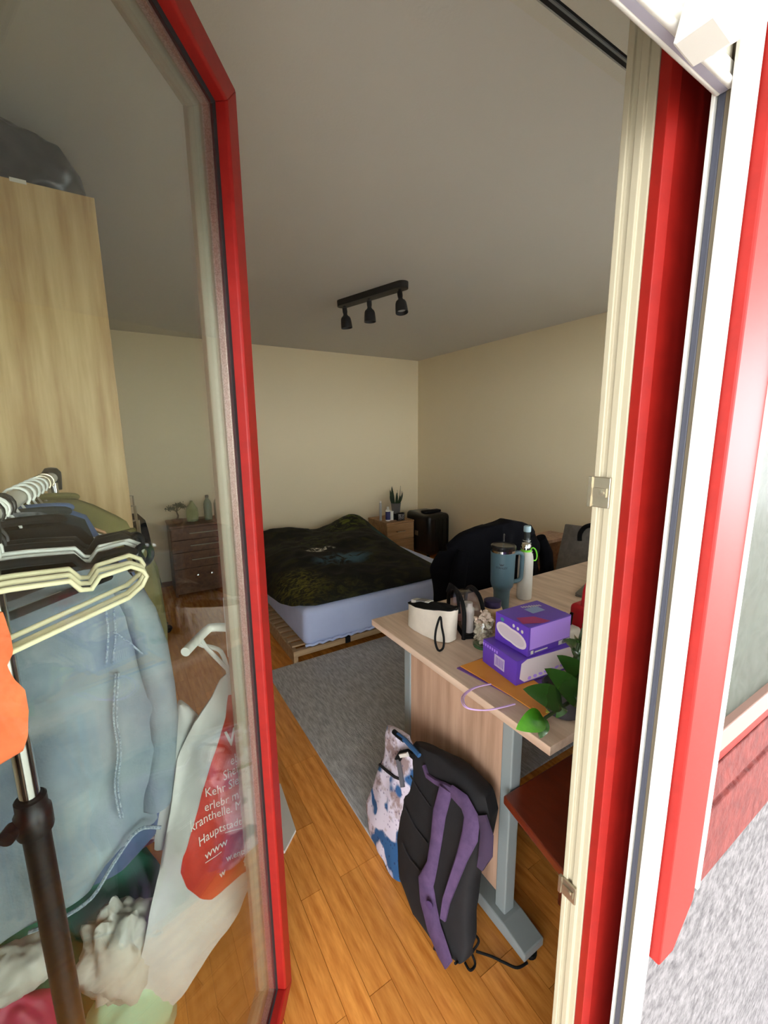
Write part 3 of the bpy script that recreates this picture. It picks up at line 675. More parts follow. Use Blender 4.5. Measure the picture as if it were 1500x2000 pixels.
for j in range(61):
    t = j/60; y = lerp(2.555, 4.63, t); L, R = dzl(y); ring = []
    ey = math.sqrt(max(0, 1-(2*t-1)**6))
    for i in range(61):
        s_ = i/60; x = lerp(L, R, s_); e = max(0, 1-abs(2*s_-1)**5)**.6
        h = .03+.045*e*ey+e*ey*(.22*bump2(x, y, 2.28, 4.35, .28, .30)+.13*bump2(x, y, 1.3, 4.45, .45, .25)+.07*bump2(x, y, 1.95, 3.7, .4, .35)+.05*bump2(x, y, 1.2, 3.4, .3, .4)-.05*bump2(x, y, 1.80, 4.4, .10, .2))
        h += e*ey*(.022*nz(x, y, 1, 4.5)+.016*nz(x+y, y-x, 7, 8)+.012*abs(nz(x*1.4-y, y, 4, 6)))
        zb_ = .378 if x > .93 else .378-.07*((.93-x)/.09)
        ring.append((x, y+.012*nz(x, y, 9, 7), max(zb_+.012, zb_+h*(.25+.75*e*ey) if False else zb_+.012+h*e*ey)))
    for i in range(60, -1, -1):
        x = lerp(L, R, i/60); ring.append((x, y, .3785 if x > .93 else .378-.07*((.93-x)/.09)))
    rings.append(ring)
tag(MB().loft(rings).build('duvet', duvet_mat(), origin=DO, smooth=True, ang=100), 'dark duvet with a green and yellow print heaped on the mattress', 'duvet')

# ================================================================== rug
m_rug = mat('grey_woven_rug', (220, 220, 220), .95, col2=(166, 166, 168), scale=16, stretch=(6, 1, 1), bump=.7, bscale=70, sharp=(.3, .65))
tag(MB().loft([[(x, y, z) for x, y in ((.658, 1.08), (2.3, 1.08), (2.3, 2.548), (.660, 2.548))] for z in (.0, .010)]).build('rug', m_rug, origin=(1.5, 1.8, 0), bevel=.003), 'grey woven rug between the bed and the desk', 'rug')
# white sheet on the floor behind the door
pp = [ptZ(548, 1530, .012), ptZ(578, 1620, .012), ptZ(556, 1662, .012)]
poly = [(pp[0].x, pp[0].y), (pp[1].x, pp[1].y), (pp[2].x, pp[2].y), (.16, 1.42), (.20, 1.75)]
tag(MB().vprism(poly, .0005, .012).build('paper_pad', m_white, origin=(.3, 1.5, 0), bevel=.001), 'white paper pad lying on the parquet behind the door', 'paper')

# ================================================================== nightstand
ns = thing('nightstand', 'small oak nightstand with two drawers by the back wall', 'nightstand', (2.86, 4.47, 0))
MB().box(2.655, 2.675, 4.26, 4.70, 0, .445).build('side_panel', m_night, ns); MB().box(3.035, 3.055, 4.26, 4.70, 0, .445).build('side_panel', m_night, ns)
MB().box(2.65, 3.06, 4.245, 4.70, .445, .465).build('top_panel', m_night, ns, bevel=.002)
MB().box(2.675, 3.035, 4.275, 4.70, .03, .05).build('bottom_panel', m_night, ns)
for z0, z1 in ((.04, .238), (.243, .442)):
    d_ = MB().box(2.657, 3.053, 4.242, 4.26, z0, z1).build('drawer', m_night, ns, bevel=.0015)
    MB().tube([(2.80, 4.242, z0+.1), (2.80, 4.225, z0+.1), (2.91, 4.225, z0+.1), (2.91, 4.242, z0+.1)], .004, 8).build('handle', m_steel, d_, smooth=True)
NZ = .465
m_leafd = mat('dark_plant_green', (44, 62, 34), .5, col2=(30, 46, 26), scale=12)
m_pot = mat('grey_tin', (132, 132, 130), .35, metal=.6)
pt = thing('potted_plant', 'small snake plant in a grey tin on the nightstand', 'plant', (2.90, 4.42, NZ))
MB().lathe([(.050, 0), (.062, .12), (.066, .125), (.066, .132), (.060, .132), (.056, .115), (.002, .11)], (2.90, 4.42, NZ+.075), 22).build('pot', m_pot, pt, smooth=True)
MB().box(2.84, 2.965, 4.36, 4.48, NZ, NZ+.075).build('pot_stand', m_blackm, pt, bevel=.004)
def blade(mb, base, tip, wd, bend, nrm=(0, -1, 0), th=.0016, n=10, shape=None):
    base, tip = Vector(base), Vector(tip); d = tip-base; nn = Vector(nrm); sidev = d.cross(nn).normalized(); nn = sidev.cross(d).normalized(); rings = []
    for k in range(n+1):
        t = k/n; wv = (shape(t) if shape else math.sin(math.pi*(.18+.82*t))**.8) * wd/2 + .0006
        c = base+d*t+nn*(bend*math.sin(math.pi*t)); cur = wv*.25
        rings.append([c-sidev*wv+nn*cur, c-nn*th, c+sidev*wv+nn*cur, c+nn*th])
    mb.loft(rings)
for i in range(10):
    a = i*2.4; bx, by = 2.90+.03*math.cos(a), 4.42+.03*math.sin(a)
    mb = MB(); blade(mb, (bx, by, NZ+.18), (bx+.055*math.cos(a)+.01, by+.045*math.sin(a), NZ+.30+.12*random.random()), .036, .008, (math.cos(a), math.sin(a)-1.2, 0))
    mb.build('leaf', m_leafd, pt, smooth=True)
def bottle(name, label, c, prof, m, capm=None, capprof=None, cat='bottle', extra=None):
    b = thing(name, label, cat, c)
    MB().lathe(prof, c, 22).build('body', m, b, smooth=True, ang=50)
    if capprof: MB().lathe(capprof, c, 18).build('cap', capm, b, smooth=True, ang=50)
    return b
m_navy = mat('navy_label', (44, 46, 96), .4)
bt = bottle('lotion_bottle', 'white bottle with a navy label on the nightstand', (2.742, 4.36, NZ), [(.02, 0), (.031, .004), (.031, .13), (.024, .145), (.014, .15)], m_whitepl, m_whitepl, [(.016, .15), (.016, .18), (.004, .182)])
MB().lathe([(.0316, .02), (.0318, .022), (.0318, .12), (.0316, .122)], (2.742, 4.36, NZ), 22).build('label_band', m_navy, bt, smooth=True)
bottle('spray_tube', 'tall slim grey tube at the left of the nightstand', (2.685, 4.44, NZ), [(.013, 0), (.016, .004), (.016, .22), (.013, .226)], mat('frosted_grey', (170, 168, 164), .4), m_whitepl, [(.012, .226), (.012, .246), (.003, .248)], 'tube')
bx = thing('card_box', 'small white box behind the navy label bottle', 'box', (2.80, 4.40, NZ)); MB().box(2.778, 2.832, 4.375, 4.43, NZ, NZ+.105).build('box_body', m_whitepl, bx, bevel=.001); MB().box(2.776, 2.834, 4.373, 4.432, NZ+.105, NZ+.112).build('lid', m_whitepl, bx)
ck = thing('alarm_clock', 'small black alarm clock with a pale dial in front of the plant', 'clock', (2.89, 4.31, NZ))
MB().box(2.845, 2.945, 4.29, 4.335, NZ, NZ+.095).build('case', m_blackm, ck, bevel=.004)
MB().box(2.853, 2.937, 4.2875, 4.29, NZ+.012, NZ+.083).build('dial', mat('clock_dial', (150, 152, 150), .4, col2=(60, 60, 62), scale=60, sharp=(.45, .5)), ck)

# ================================================================== suitcase
m_case = mat('glossy_black_shell', (6, 6, 7), .3, col2=(9, 9, 10), scale=4, spec=.5)
sc = thing('suitcase', 'glossy black upright suitcase in the room corner', 'suitcase', (3.24, 4.2, 0))
MB().loft(rounded(3.075, 3.42, 3.97, 4.46, .045, .555, .05, 7)).build('shell', m_case, sc, smooth=True, ang=60)
for k in range(5): x = 3.115+k*.06; MB().box(x, x+.018, 3.965, 3.972, .10, .50).build('rib', m_case, sc, bevel=.003)
MB().loft(rounded(3.12, 3.38, 4.10, 4.19, .555, .585, .012, 5)).build('top_handle', m_blackm, sc, smooth=True)
MB().box(3.07, 3.076, 4.18, 4.25, .27, .33).build('lock', m_steel, sc, bevel=.002)
for x in (3.11, 3.385):
    for y in (4.02, 4.41): MB().lathe([(.004, -.012), (.023, -.011), (.023, .011), (.004, .012)], (x, y, .023), 16, (1, 0, 0)).build('wheel', m_blackm, sc, smooth=True)

# ================================================================== brown dresser left of the bed
DX0, DX1, DY0, DY1, DZ = .315, .842, 4.30, 4.69, .70
ds = thing('dresser', 'brown chest of drawers by the back wall seen through the glass door', 'dresser', (.58, 4.5, 0))
MB().box(DX0, DX0+.018, DY0+.018, DY1, 0, DZ-.02).build('side_panel', m_brownw, ds); MB().box(DX1-.018, DX1, DY0+.018, DY1, 0, DZ-.02).build('side_panel', m_brownw, ds)
MB().box(DX0-.008, DX1+.004, DY0-.008, DY1, DZ-.02, DZ).build('top_panel', m_brownw, ds, bevel=.003)
MB().box(DX0+.018, DX1-.018, DY1-.01, DY1, 0, DZ-.02).build('back_panel', m_brownw, ds)
for i, (a, b) in enumerate(((.56, .676), (.44, .556), (.28, .436), (.03, .276))):
    d_ = MB().box(DX0+.004, DX1-.004, DY0, DY0+.018, a, b).build('drawer', m_brownw, ds, bevel=.002)
    if i < 3: MB().box(DX0+.16, DX1-.10, DY0-.012, DY0, (a+b)/2-.004, (a+b)/2+.004).build('handle', m_steel, d_, bevel=.001)
    else:
        for x in (DX0+.2, DX1-.2): MB().lathe([(.006, 0), (.006, .012), (.014, .016), (.014, .024), (.004, .028)], (x, DY0, .20), 14, (0, -1, 0)).build('knob', m_chrome, d_, smooth=True)
m_pet = mat('green_bottle_plastic', (98, 118, 100), .25, col2=(84, 104, 88), scale=5)
petp = [(.022, 0), (.038, .006), (.038, .07), (.035, .085), (.038, .10), (.038, .16), (.03, .19), (.015, .215), (.013, .232)]
for i, x in enumerate((.68, .775)):
    bottle('water_bottle', ['left of the two green plastic bottles on the dresser', 'right of the two green plastic bottles on the dresser'][i], (x, 4.46, DZ), petp, m_pet, m_blackm, [(.016, .225), (.016, .25), (.005, .252)])
m_bark = mat('bonsai_bark', (70, 48, 32), .8)
bo = thing('bonsai', 'tiny bonsai tree at the left end of the dresser', 'plant', (.40, 4.48, DZ))
MB().lathe([(.045, 0), (.055, .03), (.058, .032), (.05, .034), (.002, .03)], (.40, 4.48, DZ), 20).build('tray', mat('bonsai_tray', (110, 60, 44), .5), bo, smooth=True)
MB().tube([(.40, 4.48, DZ+.02), (.41, 4.48, DZ+.07), (.395, 4.475, DZ+.12), (.41, 4.48, DZ+.16)], [.010, .008, .006, .003], 8).build('trunk', m_bark, bo, smooth=True)
for k in range(5):
    a = k*1.3; c = Vector((.40+.055*math.cos(a), 4.48+.03*math.sin(a), DZ+.15+.02*math.sin(k*2)))
    MB().tube([(.40, 4.477, DZ+.11), c], [.004, .002], 6).build('branch', m_bark, bo, smooth=True)
    mb = MB()
    for q in range(60):
        r1 = Vector((random.gauss(0, .022), random.gauss(0, .018), random.gauss(0, .008))); p = c+r1
        blade(mb, p, p+Vector((random.uniform(-.012, .012), random.uniform(-.012, .012), .010)), .006, .001, n=3)
    o = mb.build('foliage', m_leafd, bo); o['kind'] = 'stuff'
rows = [(0, -.05, .05), (.06, -.058, .058), (.12, -.055, .055), (.16, -.03, .035), (.19, -.012, .018), (.20, -.01, .016)]
tag(MB(frame((.535, 4.47, DZ+.003), (1, 0, 0), (0, 0, 1), (0, -1, 0))).loft(cloth(rows, 20, 20, .04, .012, 20, 71)).build('snack_bag', mat('green_snack_bag', (112, 128, 70), .4, col2=(150, 156, 110), scale=12), origin=(.535, 4.47, DZ), smooth=True, ang=75), 'crumpled green bag between the bonsai and the bottles', 'bag')

# ================================================================== office chairs
def office_chair(label, x, y, ang, m, zback=1.0, zs=.47):
    ca, sa = math.cos(ang), math.sin(ang)
    T = lambda p: Vector((x+p.x*ca-p.y*sa, y+p.x*sa+p.y*ca, p.z))
    c = thing('office_chair', label, 'chair', (x, y, 0), 'office chairs')
    MB(T).loft(rounded(-.24, .24, -.23, .23, zs-.06, zs, .028, 6)).build('seat', m, c, smooth=True, ang=60)
    rg = []
    for k in range(9):
        z = lerp(zs+.12, zback, k/8); hw = .20*(1-.18*(k/8)**3)*(1 if k < 8 else .82); yb = .25+.05*(k/8); b = .03*math.sin(math.pi*k/8)
        rg.append([(hw*math.cos(a)*abs(math.cos(a))**-.4 if abs(math.cos(a)) > 1e-4 else 0, yb+b+.022*math.sin(a), z) for a in [2*math.pi*q/16 for q in range(16)]])
    MB(T).loft(rg).build('backrest', m, c, smooth=True, ang=60)
    MB(T).tube([Vector((0, .1, zs-.07)), Vector((0, .27, zs-.05)), Vector((0, .31, zs+.15)), Vector((0, .31, zs+.3))], .018, 10).build('back_bracket', m_blackm, c, smooth=True)
    MB(T).tube([Vector((0, 0, .08)), Vector((0, 0, zs-.06))], .026, 14).build('gas_column', m_black, c, smooth=True)
    for k in range(5):
        a = 2*math.pi*k/5+.3; e = Vector((.27*math.cos(a), .27*math.sin(a), .07))
        l = MB(T).tube([Vector((0, 0, .10)), e], [.022, .014], 8).build('leg', m_blackm, c, smooth=True)
        MB(T).lathe([(.004, -.018), (.027, -.017), (.027, .017), (.004, .018)], (e.x, e.y, .028), 14, (-math.sin(a), math.cos(a), 0)).build('caster', m_blackm, l, smooth=True)
    return c
m_chair = mat('dark_navy_fabric', (15, 15, 20), .9, spec=.15)
office_chair('office chair behind the desk with a black jacket over it', 1.95, 1.40, math.radians(-4), m_chair, .96)
office_chair('dark office chair behind the wardrobe edge seen through the glass', -.08, 3.64, math.radians(180), m_chair, 1.0)
# jacket draped over the desk chair: a shell around the backrest
YJ = 1.66
pts = [(890, 1165), (887, 1130), (893, 1105), (903, 1075), (920, 1050), (942, 1036), (965, 1022), (990, 1014), (1015, 1018), (1038, 1026), (1052, 1042), (1062, 1056), (1078, 1066), (1076, 1085), (1070, 1100), (1074, 1118), (1070, 1132)]
o2 = onY(pts, YJ); top = max(o2, key=lambda q: q[1]); ti = o2.index(top)
lz = sorted([(z, x) for x, z in o2[:ti+1]]); rz_ = sorted([(z, x) for x, z in o2[ti:]])
rows = []
for k in range(25):
    z = lerp(.52, top[1]-.002, k/24); l, r = interp(lz, z)[0], interp(rz_, z)[0]
    if l >= r: l, r = (l+r)/2-.01, (l+r)/2+.01
    rows.append((z, l, r))
rings = []
for ri, r in enumerate(cloth(rows, 40, 44, .03, .022, 6, 81, .007, 26)):
    ring = []
    for u, v, w_ in r:
        k = (u-1.9)/.42
        ring.append((u, YJ-.02+.16*k*k-w_+(.05 if w_ < 0 else 0), v))
    rings.append(ring)
jk = thing('draped_jacket', 'black jacket draped over the desk chair back', 'jacket', (1.93, YJ, .52))
MB().loft(rings).build('body', mat('black_jacket_cloth', (10, 10, 14), .95, col2=(15, 15, 20), scale=8, spec=.1), jk, smooth=True, ang=80)
for s_, pt_ in ((-1, [(905, 1075), (897, 1110), (892, 1150), (890, 1190)]), (1, [(1055, 1050), (1066, 1080), (1068, 1110), (1062, 1140)])):
    path = [ptY(a, b, YJ-.01+(.10 if s_ > 0 else .05)) for a, b in pt_]
    MB().tube(path, [.035, .045, .045, .04], 14).build('sleeve', MATS['black_jacket_cloth'], jk, smooth=True)

# ================================================================== grey bag, brown crate beyond the chair
m_gfelt = mat('grey_felt', (128, 124, 118), .9, col2=(112, 108, 104), scale=20)
gb = thing('grey_tote', 'grey felt bag leaning at the right wall beyond the desk', 'bag', (2.9, 2.0, 0))
O = Vector((2.72, 1.98, 0)); P0, P1, P2, P3 = ptX(1104, 1024, 3.05), ptX(1182, 1034, 3.05), ptX(1196, 1130, 2.85), ptX(1076, 1150, 2.85)
TB = lambda s_, t, o: (P3.lerp(P2, s_)).lerp(P0.lerp(P1, s_), t) + Vector((o, 0, 0))
rings = []
P3 = Vector((2.78, P3.y, 0)); P2 = Vector((2.78, P2.y, 0))
for j in range(15):
    t = j/14; ring = [TB(i/12, t, -.03*math.sin(math.pi*i/12)+.006*nz(i, j, 3, .5)) for i in range(13)] + [TB(i/12, t, .02+.07*(1-t)) for i in range(12, -1, -1)]
    rings.append(ring)
MB().loft(rings).build('bag_body', m_gfelt, gb, smooth=True, ang=60)
hp = [ptX(*q, 2.92) for q in ((1132, 1056), (1133, 1042), (1142, 1030), (1156, 1026), (1170, 1030), (1178, 1046))]
MB().tube(crm(hp), .017, 10).build('bag_handle', m_blk, gb, smooth=True)
cr = thing('crate', 'small brown wooden crate between the chair and the grey bag', 'crate', (3.2, 2.42, 0))
c0 = ptX(1066, 1046, 3.2)
MB().box(3.08, 3.40, 2.28, 2.50, .0, c0.z-.03).build('crate_body', m_brownw, cr, bevel=.003); MB().box(3.07, 3.41, 2.27, 2.51, c0.z-.03, c0.z).build('lid', m_deskp, cr, bevel=.003)

# ================================================================== desk
m_dmet = mat('blue_grey_desk_metal', (138, 146, 146), .45)
TX0, TX1, TY0, TY1, TZ = .842, 2.46, .582, 1.478, .735
dk = thing('desk', 'pale oak desk with grey metal T legs by the window', 'desk', (1.65, 1.03, 0))
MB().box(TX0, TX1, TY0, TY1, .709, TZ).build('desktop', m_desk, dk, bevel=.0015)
for x in (.858, 2.36):
    lg = MB().box(x, x+.042, .712, .752, .05, .709).build('leg_post', m_dmet, dk, bevel=.004)
    MB().box(x, x+.042, 1.215, 1.255, .05, .709).build('leg_post', m_dmet, dk, bevel=.004)
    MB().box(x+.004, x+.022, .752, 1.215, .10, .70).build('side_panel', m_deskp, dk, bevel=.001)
    pr = [(.615, .012), (.615, .040), (.70, .055), (1.26, .055), (1.35, .04), (1.35, .012)]
    MB().prism(pr, lambda p: (x-.022, p[0], p[1]), lambda p: (x+.062, p[0], p[1])).build('foot', m_dmet, dk, bevel=.004)
    for y, z in ((.63, 0), (1.33, .010)): MB().lathe([(.02, 0), (.02, .012-z+.001), (.006, .013-z)], (x+.02, y, z), 14).build('glide', m_blackm, dk)
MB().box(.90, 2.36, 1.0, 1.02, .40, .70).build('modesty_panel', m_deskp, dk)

# ================================================================== red-brown stool under the desk corner
st = thing('stool', 'reddish brown lacquered stool under the desk corner', 'stool', (1.0, .58, 0))
q0, q1, q2 = ptZ(983, 1554, .5), ptZ(1108, 1712, .5), ptZ(1064, 1504, .5)
q2 = q0+(q2-q0)*1.9; q3 = q1+(q2-q0)
MB().loft([[Vector((q.x, q.y, z)) for q in (q0, q1, q3, q2)] for z in (.474, .5)]).build('seat', m_redw, st, bevel=.004)
ctr = (q0+q1+q2+q3)/4
for a, b in ((.34, .25), (.34, -.2), (.2, .25), (.2, -.2)):
    p = ctr+(q2-q0)*a*1.3+(q0-q1)*b*1.3; p.y = max(p.y, .40)
    MB().tube([(p.x, p.y, 0), (p.x, p.y, .474)], [.011, .015], 10).build('leg', m_redw, st, smooth=True)

# ================================================================== things on the desk
Zt = TZ
m_canvas = mat('white_canvas', (226, 216, 202), .8, col2=(214, 204, 190), scale=14, bump=.05)
# canvas pouch
po = thing('canvas_pouch', 'open white canvas pouch with a black wrist loop', 'pouch', (.95, 1.24, Zt))
A, B = Vector((.925, 1.375, Zt)), Vector((.958, 1.112, Zt)); dU = (B-A).normalized(); dW = Vector((-dU.y, dU.x, 0)); LP = (B-A).length
rings = []
for j in range(13):
    t = j/12; zz = .004+t*.13; ring = []
    for k in range(32):
        a = 2*math.pi*k/32; cu, cw = math.cos(a), math.sin(a)
        hu = LP/2*(.86+.10*t); hw = .05*(1-.35*t)+.008*math.sin(3*a)*t
        u = LP/2+hu*cu*abs(cu)**-.45 if abs(cu) > 1e-3 else LP/2
        z = zz*(.62+.38*min(1, max(0, (u/LP)))) if t > .3 else zz*.8
        w_ = hw*cw*abs(cw)**-.3 if abs(cw) > 1e-3 else 0
        ring.append(A+dU*u+dW*(w_+.045)+Vector((0, 0, z+.004*nz(k, j, 5, .4))))
    rings.append(ring)
MB().loft(rings, cap=True).build('pouch_body', m_canvas, po, smooth=True, ang=70)
rim = [p+Vector((0, 0, .002)) for p in rings[-1]]
MB().tube(rim, .0035, 6, closed=True).build('zip_edge', m_blackm, po, smooth=True)
MB().loft([[p.lerp(sum(rim, Vector())/32, .06)+Vector((0, 0, .001)) for p in rim], [p.lerp(sum(rim, Vector())/32, .45)+Vector((0, 0, .014)) for p in rim], [p.lerp(sum(rim, Vector())/32, .96)+Vector((0, 0, .016)) for p in rim]]).build('black_lining', m_blackm, po, smooth=True)
lp = [ptY(*q, 1.105) for q in ((860, 1205), (852, 1228), (850, 1252), (856, 1270), (865, 1266), (867, 1248), (863, 1225), (860, 1205))]
lp = [Vector((p.x, 1.105, max(p.z, Zt+.004))) for p in lp]
MB().tube(crm(lp[:-1], 5, True), .0042, 8, closed=True).build('wrist_loop', m_blackm, po, smooth=True)
c = A+dU*(LP*.3)+dW*.045+Vector((0, 0, .10))
pc = thing('pen_packet', 'white packet sticking out of the canvas pouch', 'packet', c)
MB(lambda p: c+dU*p.x+dW*p.y+Vector((0, 0, p.z+.2*p.x))).box(-.05, .05, -.016, .016, .005, .018).build('packet_body', m_white, pc, bevel=.002)
MB(lambda p: c+dU*p.x+dW*p.y+Vector((0, 0, p.z+.2*p.x))).box(-.02, .03, -.0165, .0165, .008, .0185).build('packet_label', mat('grey_label', (120, 120, 124), .5), pc)

# clear toiletry bag
m_film = glass_mat('clear_film', (.80, .76, .78), .15, .10)
tb = thing('toiletry_bag', 'clear toiletry bag with thick black trim beside the canvas pouch', 'bag', (1.10, 1.24, Zt))
C0 = Vector((1.045, 1.125, Zt)); U = Vector((.42, .9, 0)).normalized(); Wv = Vector((U.y, -U.x, 0))
def tbp(u, w_, z): return C0+U*u+Wv*w_+Vector((0, 0, z))
arch = [(0, .004), (-.004, .06), (.0, .11), (.03, .145), (.08, .16), (.14, .158), (.19, .135), (.215, .10), (.22, .05), (.22, .004)]
for w_ in (0, .075): MB().tube(crm([tbp(u, w_, z) for u, z in arch], 3), .0085, 10).build('black_trim', m_blackm, tb, smooth=True)
MB().loft([[tbp(.01+.2*(u/.22), .006, z*.96+.002) for u, z in arch], [tbp(.01+.2*(u/.22), .069, z*.96+.002) for u, z in arch]]).build('clear_wall', m_film, tb, smooth=True)
MB().loft([[tbp(u, w_, .002) for u, w_ in ((0, 0), (.22, 0), (.22, .075), (0, .075))], [tbp(u, w_, .012) for u, w_ in ((0, 0), (.22, 0), (.22, .075), (0, .075))]]).build('black_base', m_blackm, tb)
for k, (u, w_, r, h, m) in enumerate(((.045, .035, .02, .12, m_whitepl), (.10, .04, .018, .10, mat('mauve_tube', (150, 116, 130), .5)), (.155, .035, .02, .09, mat('rose_pack', (170, 110, 120), .5)))):
    o = tbp(u, w_, .0125); b = bottle('cosmetic_bottle', ['white cosmetic bottle in the near end of the clear bag', 'mauve cosmetic tube in the middle of the clear bag', 'rose cosmetic pot in the far end of the clear bag'][k], o, [(r*.9, 0), (r, .004), (r, h*.8), (r*.6, h*.88)], m, m_whitepl, [(r*.65, h*.86), (r*.65, h), (.003, h+.001)])
# black strap arching over
MB().tube([tbp(u, -.012, z) for u, z in ((.02, .10), (.05, .16), (.10, .178), (.16, .17), (.20, .12))], .006, 8).build('carry_strap', m_blackm, tb, smooth=True)

# jar of dried petals
m_petal = mat('dried_white_petal', (222, 206, 190), .8, col2=(196, 172, 154), scale=30)
jr = thing('petal_jar', 'glass jar heaped with dried white petals', 'jar', (1.072, 1.05, Zt))
jc = Vector((1.072, 1.05, Zt))
MB().lathe([(.030, .0), (.036, .004), (.037, .02), (.037, .098), (.034, .104), (.032, .104), (.034, .096), (.034, .014), (.002, .010)], jc, 26).build('glass_body', m_clear, jr, smooth=True)
MB().lathe([(.034, .001), (.0365, .006), (.0365, .012), (.030, .013), (.002, .012)], jc, 24).build('green_base', mat('green_glass_base', (58, 92, 60), .2), jr, smooth=True)
mb = MB()
for k in range(170):
    z = .016+.118*random.random(); R = .030 if z < .1 else .036*(1-(z-.1)/.06)
    a = random.random()*6.28; rr = R*math.sqrt(random.random()); p = jc+Vector((rr*math.cos(a), rr*math.sin(a), z))
    d_ = Vector((random.gauss(0, 1), random.gauss(0, 1), random.gauss(0, .7))).normalized()
    blade(mb, p-d_*.008, p+d_*.010, .014, .003, (random.gauss(0, 1), random.gauss(0, 1), 1), n=4)
o = mb.build('dried_petals', m_petal, jr, smooth=True); o['kind'] = 'stuff'
# gold jar behind
gj = bottle('honey_jar', 'squat amber jar with a dark purple lid behind the petal jar', (1.20, 1.13, Zt), [(.030, 0), (.040, .004), (.042, .03), (.042, .085), (.036, .10), (.03, .104)], mat('amber_contents', (170, 124, 70), .35, col2=(214, 184, 140), scale=18), mat('dark_purple_lid', (50, 40, 72), .4), [(.034, .102), (.034, .126), (.030, .128), (.004, .128)], 'jar')
# tumbler
m_tum = mat('slate_teal_enamel', (72, 98, 108), .45)
tc_ = Vector((1.395, 1.262, Zt)); tm = thing('tumbler', 'large slate teal tumbler with a handle and straw', 'tumbler', tc_)
MB().lathe([(.030, 0), (.034, .003), (.036, .085), (.040, .098), (.0475, .108), (.051, .125), (.0535, .262), (.0535, .266)], tc_, 34).build('cup', m_tum, tm, smooth=True)
MB().lathe([(.0525, .264), (.0528, .276), (.051, .277)], tc_, 34).build('steel_rim', m_chrome, tm, smooth=True)
MB().lathe([(.053, .276), (.0545, .279), (.0545, .293), (.050, .297), (.047, .294), (.002, .292)], tc_, 34).build('lid', mat('black_lid', (22, 22, 24), .25), tm, smooth=True)
MB().tube([tc_+Vector((0, 0, .28)), tc_+Vector((0, -.002, .345))], .0035, 10).build('straw', m_clear, tm, smooth=True)
hd = Vector((math.cos(YAW-.25), -math.sin(YAW-.25), 0))
hpz = [(.048, .252), (.070, .254), (.088, .250), (.096, .238), (.097, .215), (.0955, .150), (.092, .132), (.080, .123), (.062, .121), (.046, .124)]
MB().tube(crm([tc_+hd*r+Vector((0, 0, z)) for r, z in hpz], 3), .0095, 12).build('handle', m_tum, tm, smooth=True)
vv = -Vector((tc_.x, tc_.y, 0)).normalized(); vr = Vector((-vv.y, vv.x, 0))
def on_cup(x, z): a = x/.054; return tc_+vv*(.0533*math.cos(a))+vr*(.0533*math.sin(a))*1+Vector((0, 0, z))
m_logo = mat('dark_logo', (36, 52, 60), .4)
vs, fs = text_mesh('STANLEY', .0125, .0003); wx = max(v[0] for v in vs)
MB().add([on_cup((x-wx/2-.004), .2+y) for x, y, _ in vs], fs).build('lettering', m_logo, tm)
em = [(-.011, .224), (-.004, .219), (.0, .222), (.004, .219), (.011, .224), (.007, .214), (0, .212), (-.007, .214)]
MB().add([on_cup(x-.004, z) for x, z in em], [tuple(range(8))]).build('winged_emblem', m_logo, tm)
# white bottle with steel neck and green loop
wc = Vector((1.575, 1.285, Zt)); wb = thing('flask', 'white flask with a steel neck and bright green loop', 'bottle', wc)
MB().lathe([(.030, 0), (.034, .004), (.035, .02), (.035, .19), (.032, .215), (.022, .238)], wc, 26).build('body', m_white, wb, smooth=True)
MB().lathe([(.021, .236), (.021, .268), (.018, .272), (.003, .272)], wc, 22).build('steel_neck', m_chrome, wb, smooth=True)
m_lime = mat('lime_plastic', (130, 226, 60), .4)
MB().lathe([(.022, .232), (.0245, .234), (.0245, .241), (.022, .243)], wc, 22).build('green_ring', m_lime, wb, smooth=True)
MB().tube([wc+hd*(.024+.018*(1-math.cos(a)))+Vector((0, .004*math.sin(a), .205+.032*math.cos(a*.5)*math.cos(a*.5)-.030*math.sin(a/2)**2)) if False else wc+hd*(.042+.020*math.cos(a)*.9)+Vector((0, 0, .215+.030*math.sin(a)-.012*math.cos(a))) for a in [2*math.pi*k/18 for k in range(18)]], .003, 8, closed=True).build('green_loop', m_lime, wb, smooth=True)
# striped bottle behind
sc_ = Vector((1.735, 1.415, Zt)); sb = thing('water_bottle', 'clear ribbed water bottle with a pale blue cap', 'bottle', sc_)
prof = [(.026, 0), (.034, .004), (.034, .10), (.031, .12)]
for k in range(9): z = .125+k*.014; r = .034 if k < 4 else .034-.003*(k-3); prof += [(r, z), (r-.0025, z+.007)]
prof += [(.016, .262), (.014, .285)]
MB().lathe(prof, sc_, 26).build('body', mat('smoky_plastic', (52, 56, 58), .2), sb, smooth=True, ang=20)
for k in range(9): z = .125+k*.014; r = .0342 if k < 4 else .0342-.003*(k-3); MB().lathe([(r, z-.0015), (r+.0008, z), (r, z+.0015)], sc_, 26).build('white_rib', m_white, sb, smooth=True)
MB().lathe([(.0345, .03), (.0348, .032), (.0348, .115), (.0345, .117)], sc_, 26).build('label', mat('pale_blue_label', (150, 176, 186), .5, col2=(222, 210, 150), scale=9), sb, smooth=True)
MB().lathe([(.018, .283), (.0185, .286), (.0185, .308), (.016, .312), (.003, .312)], sc_, 22).build('cap', mat('pale_blue_cap', (160, 188, 198), .4), sb, smooth=True)

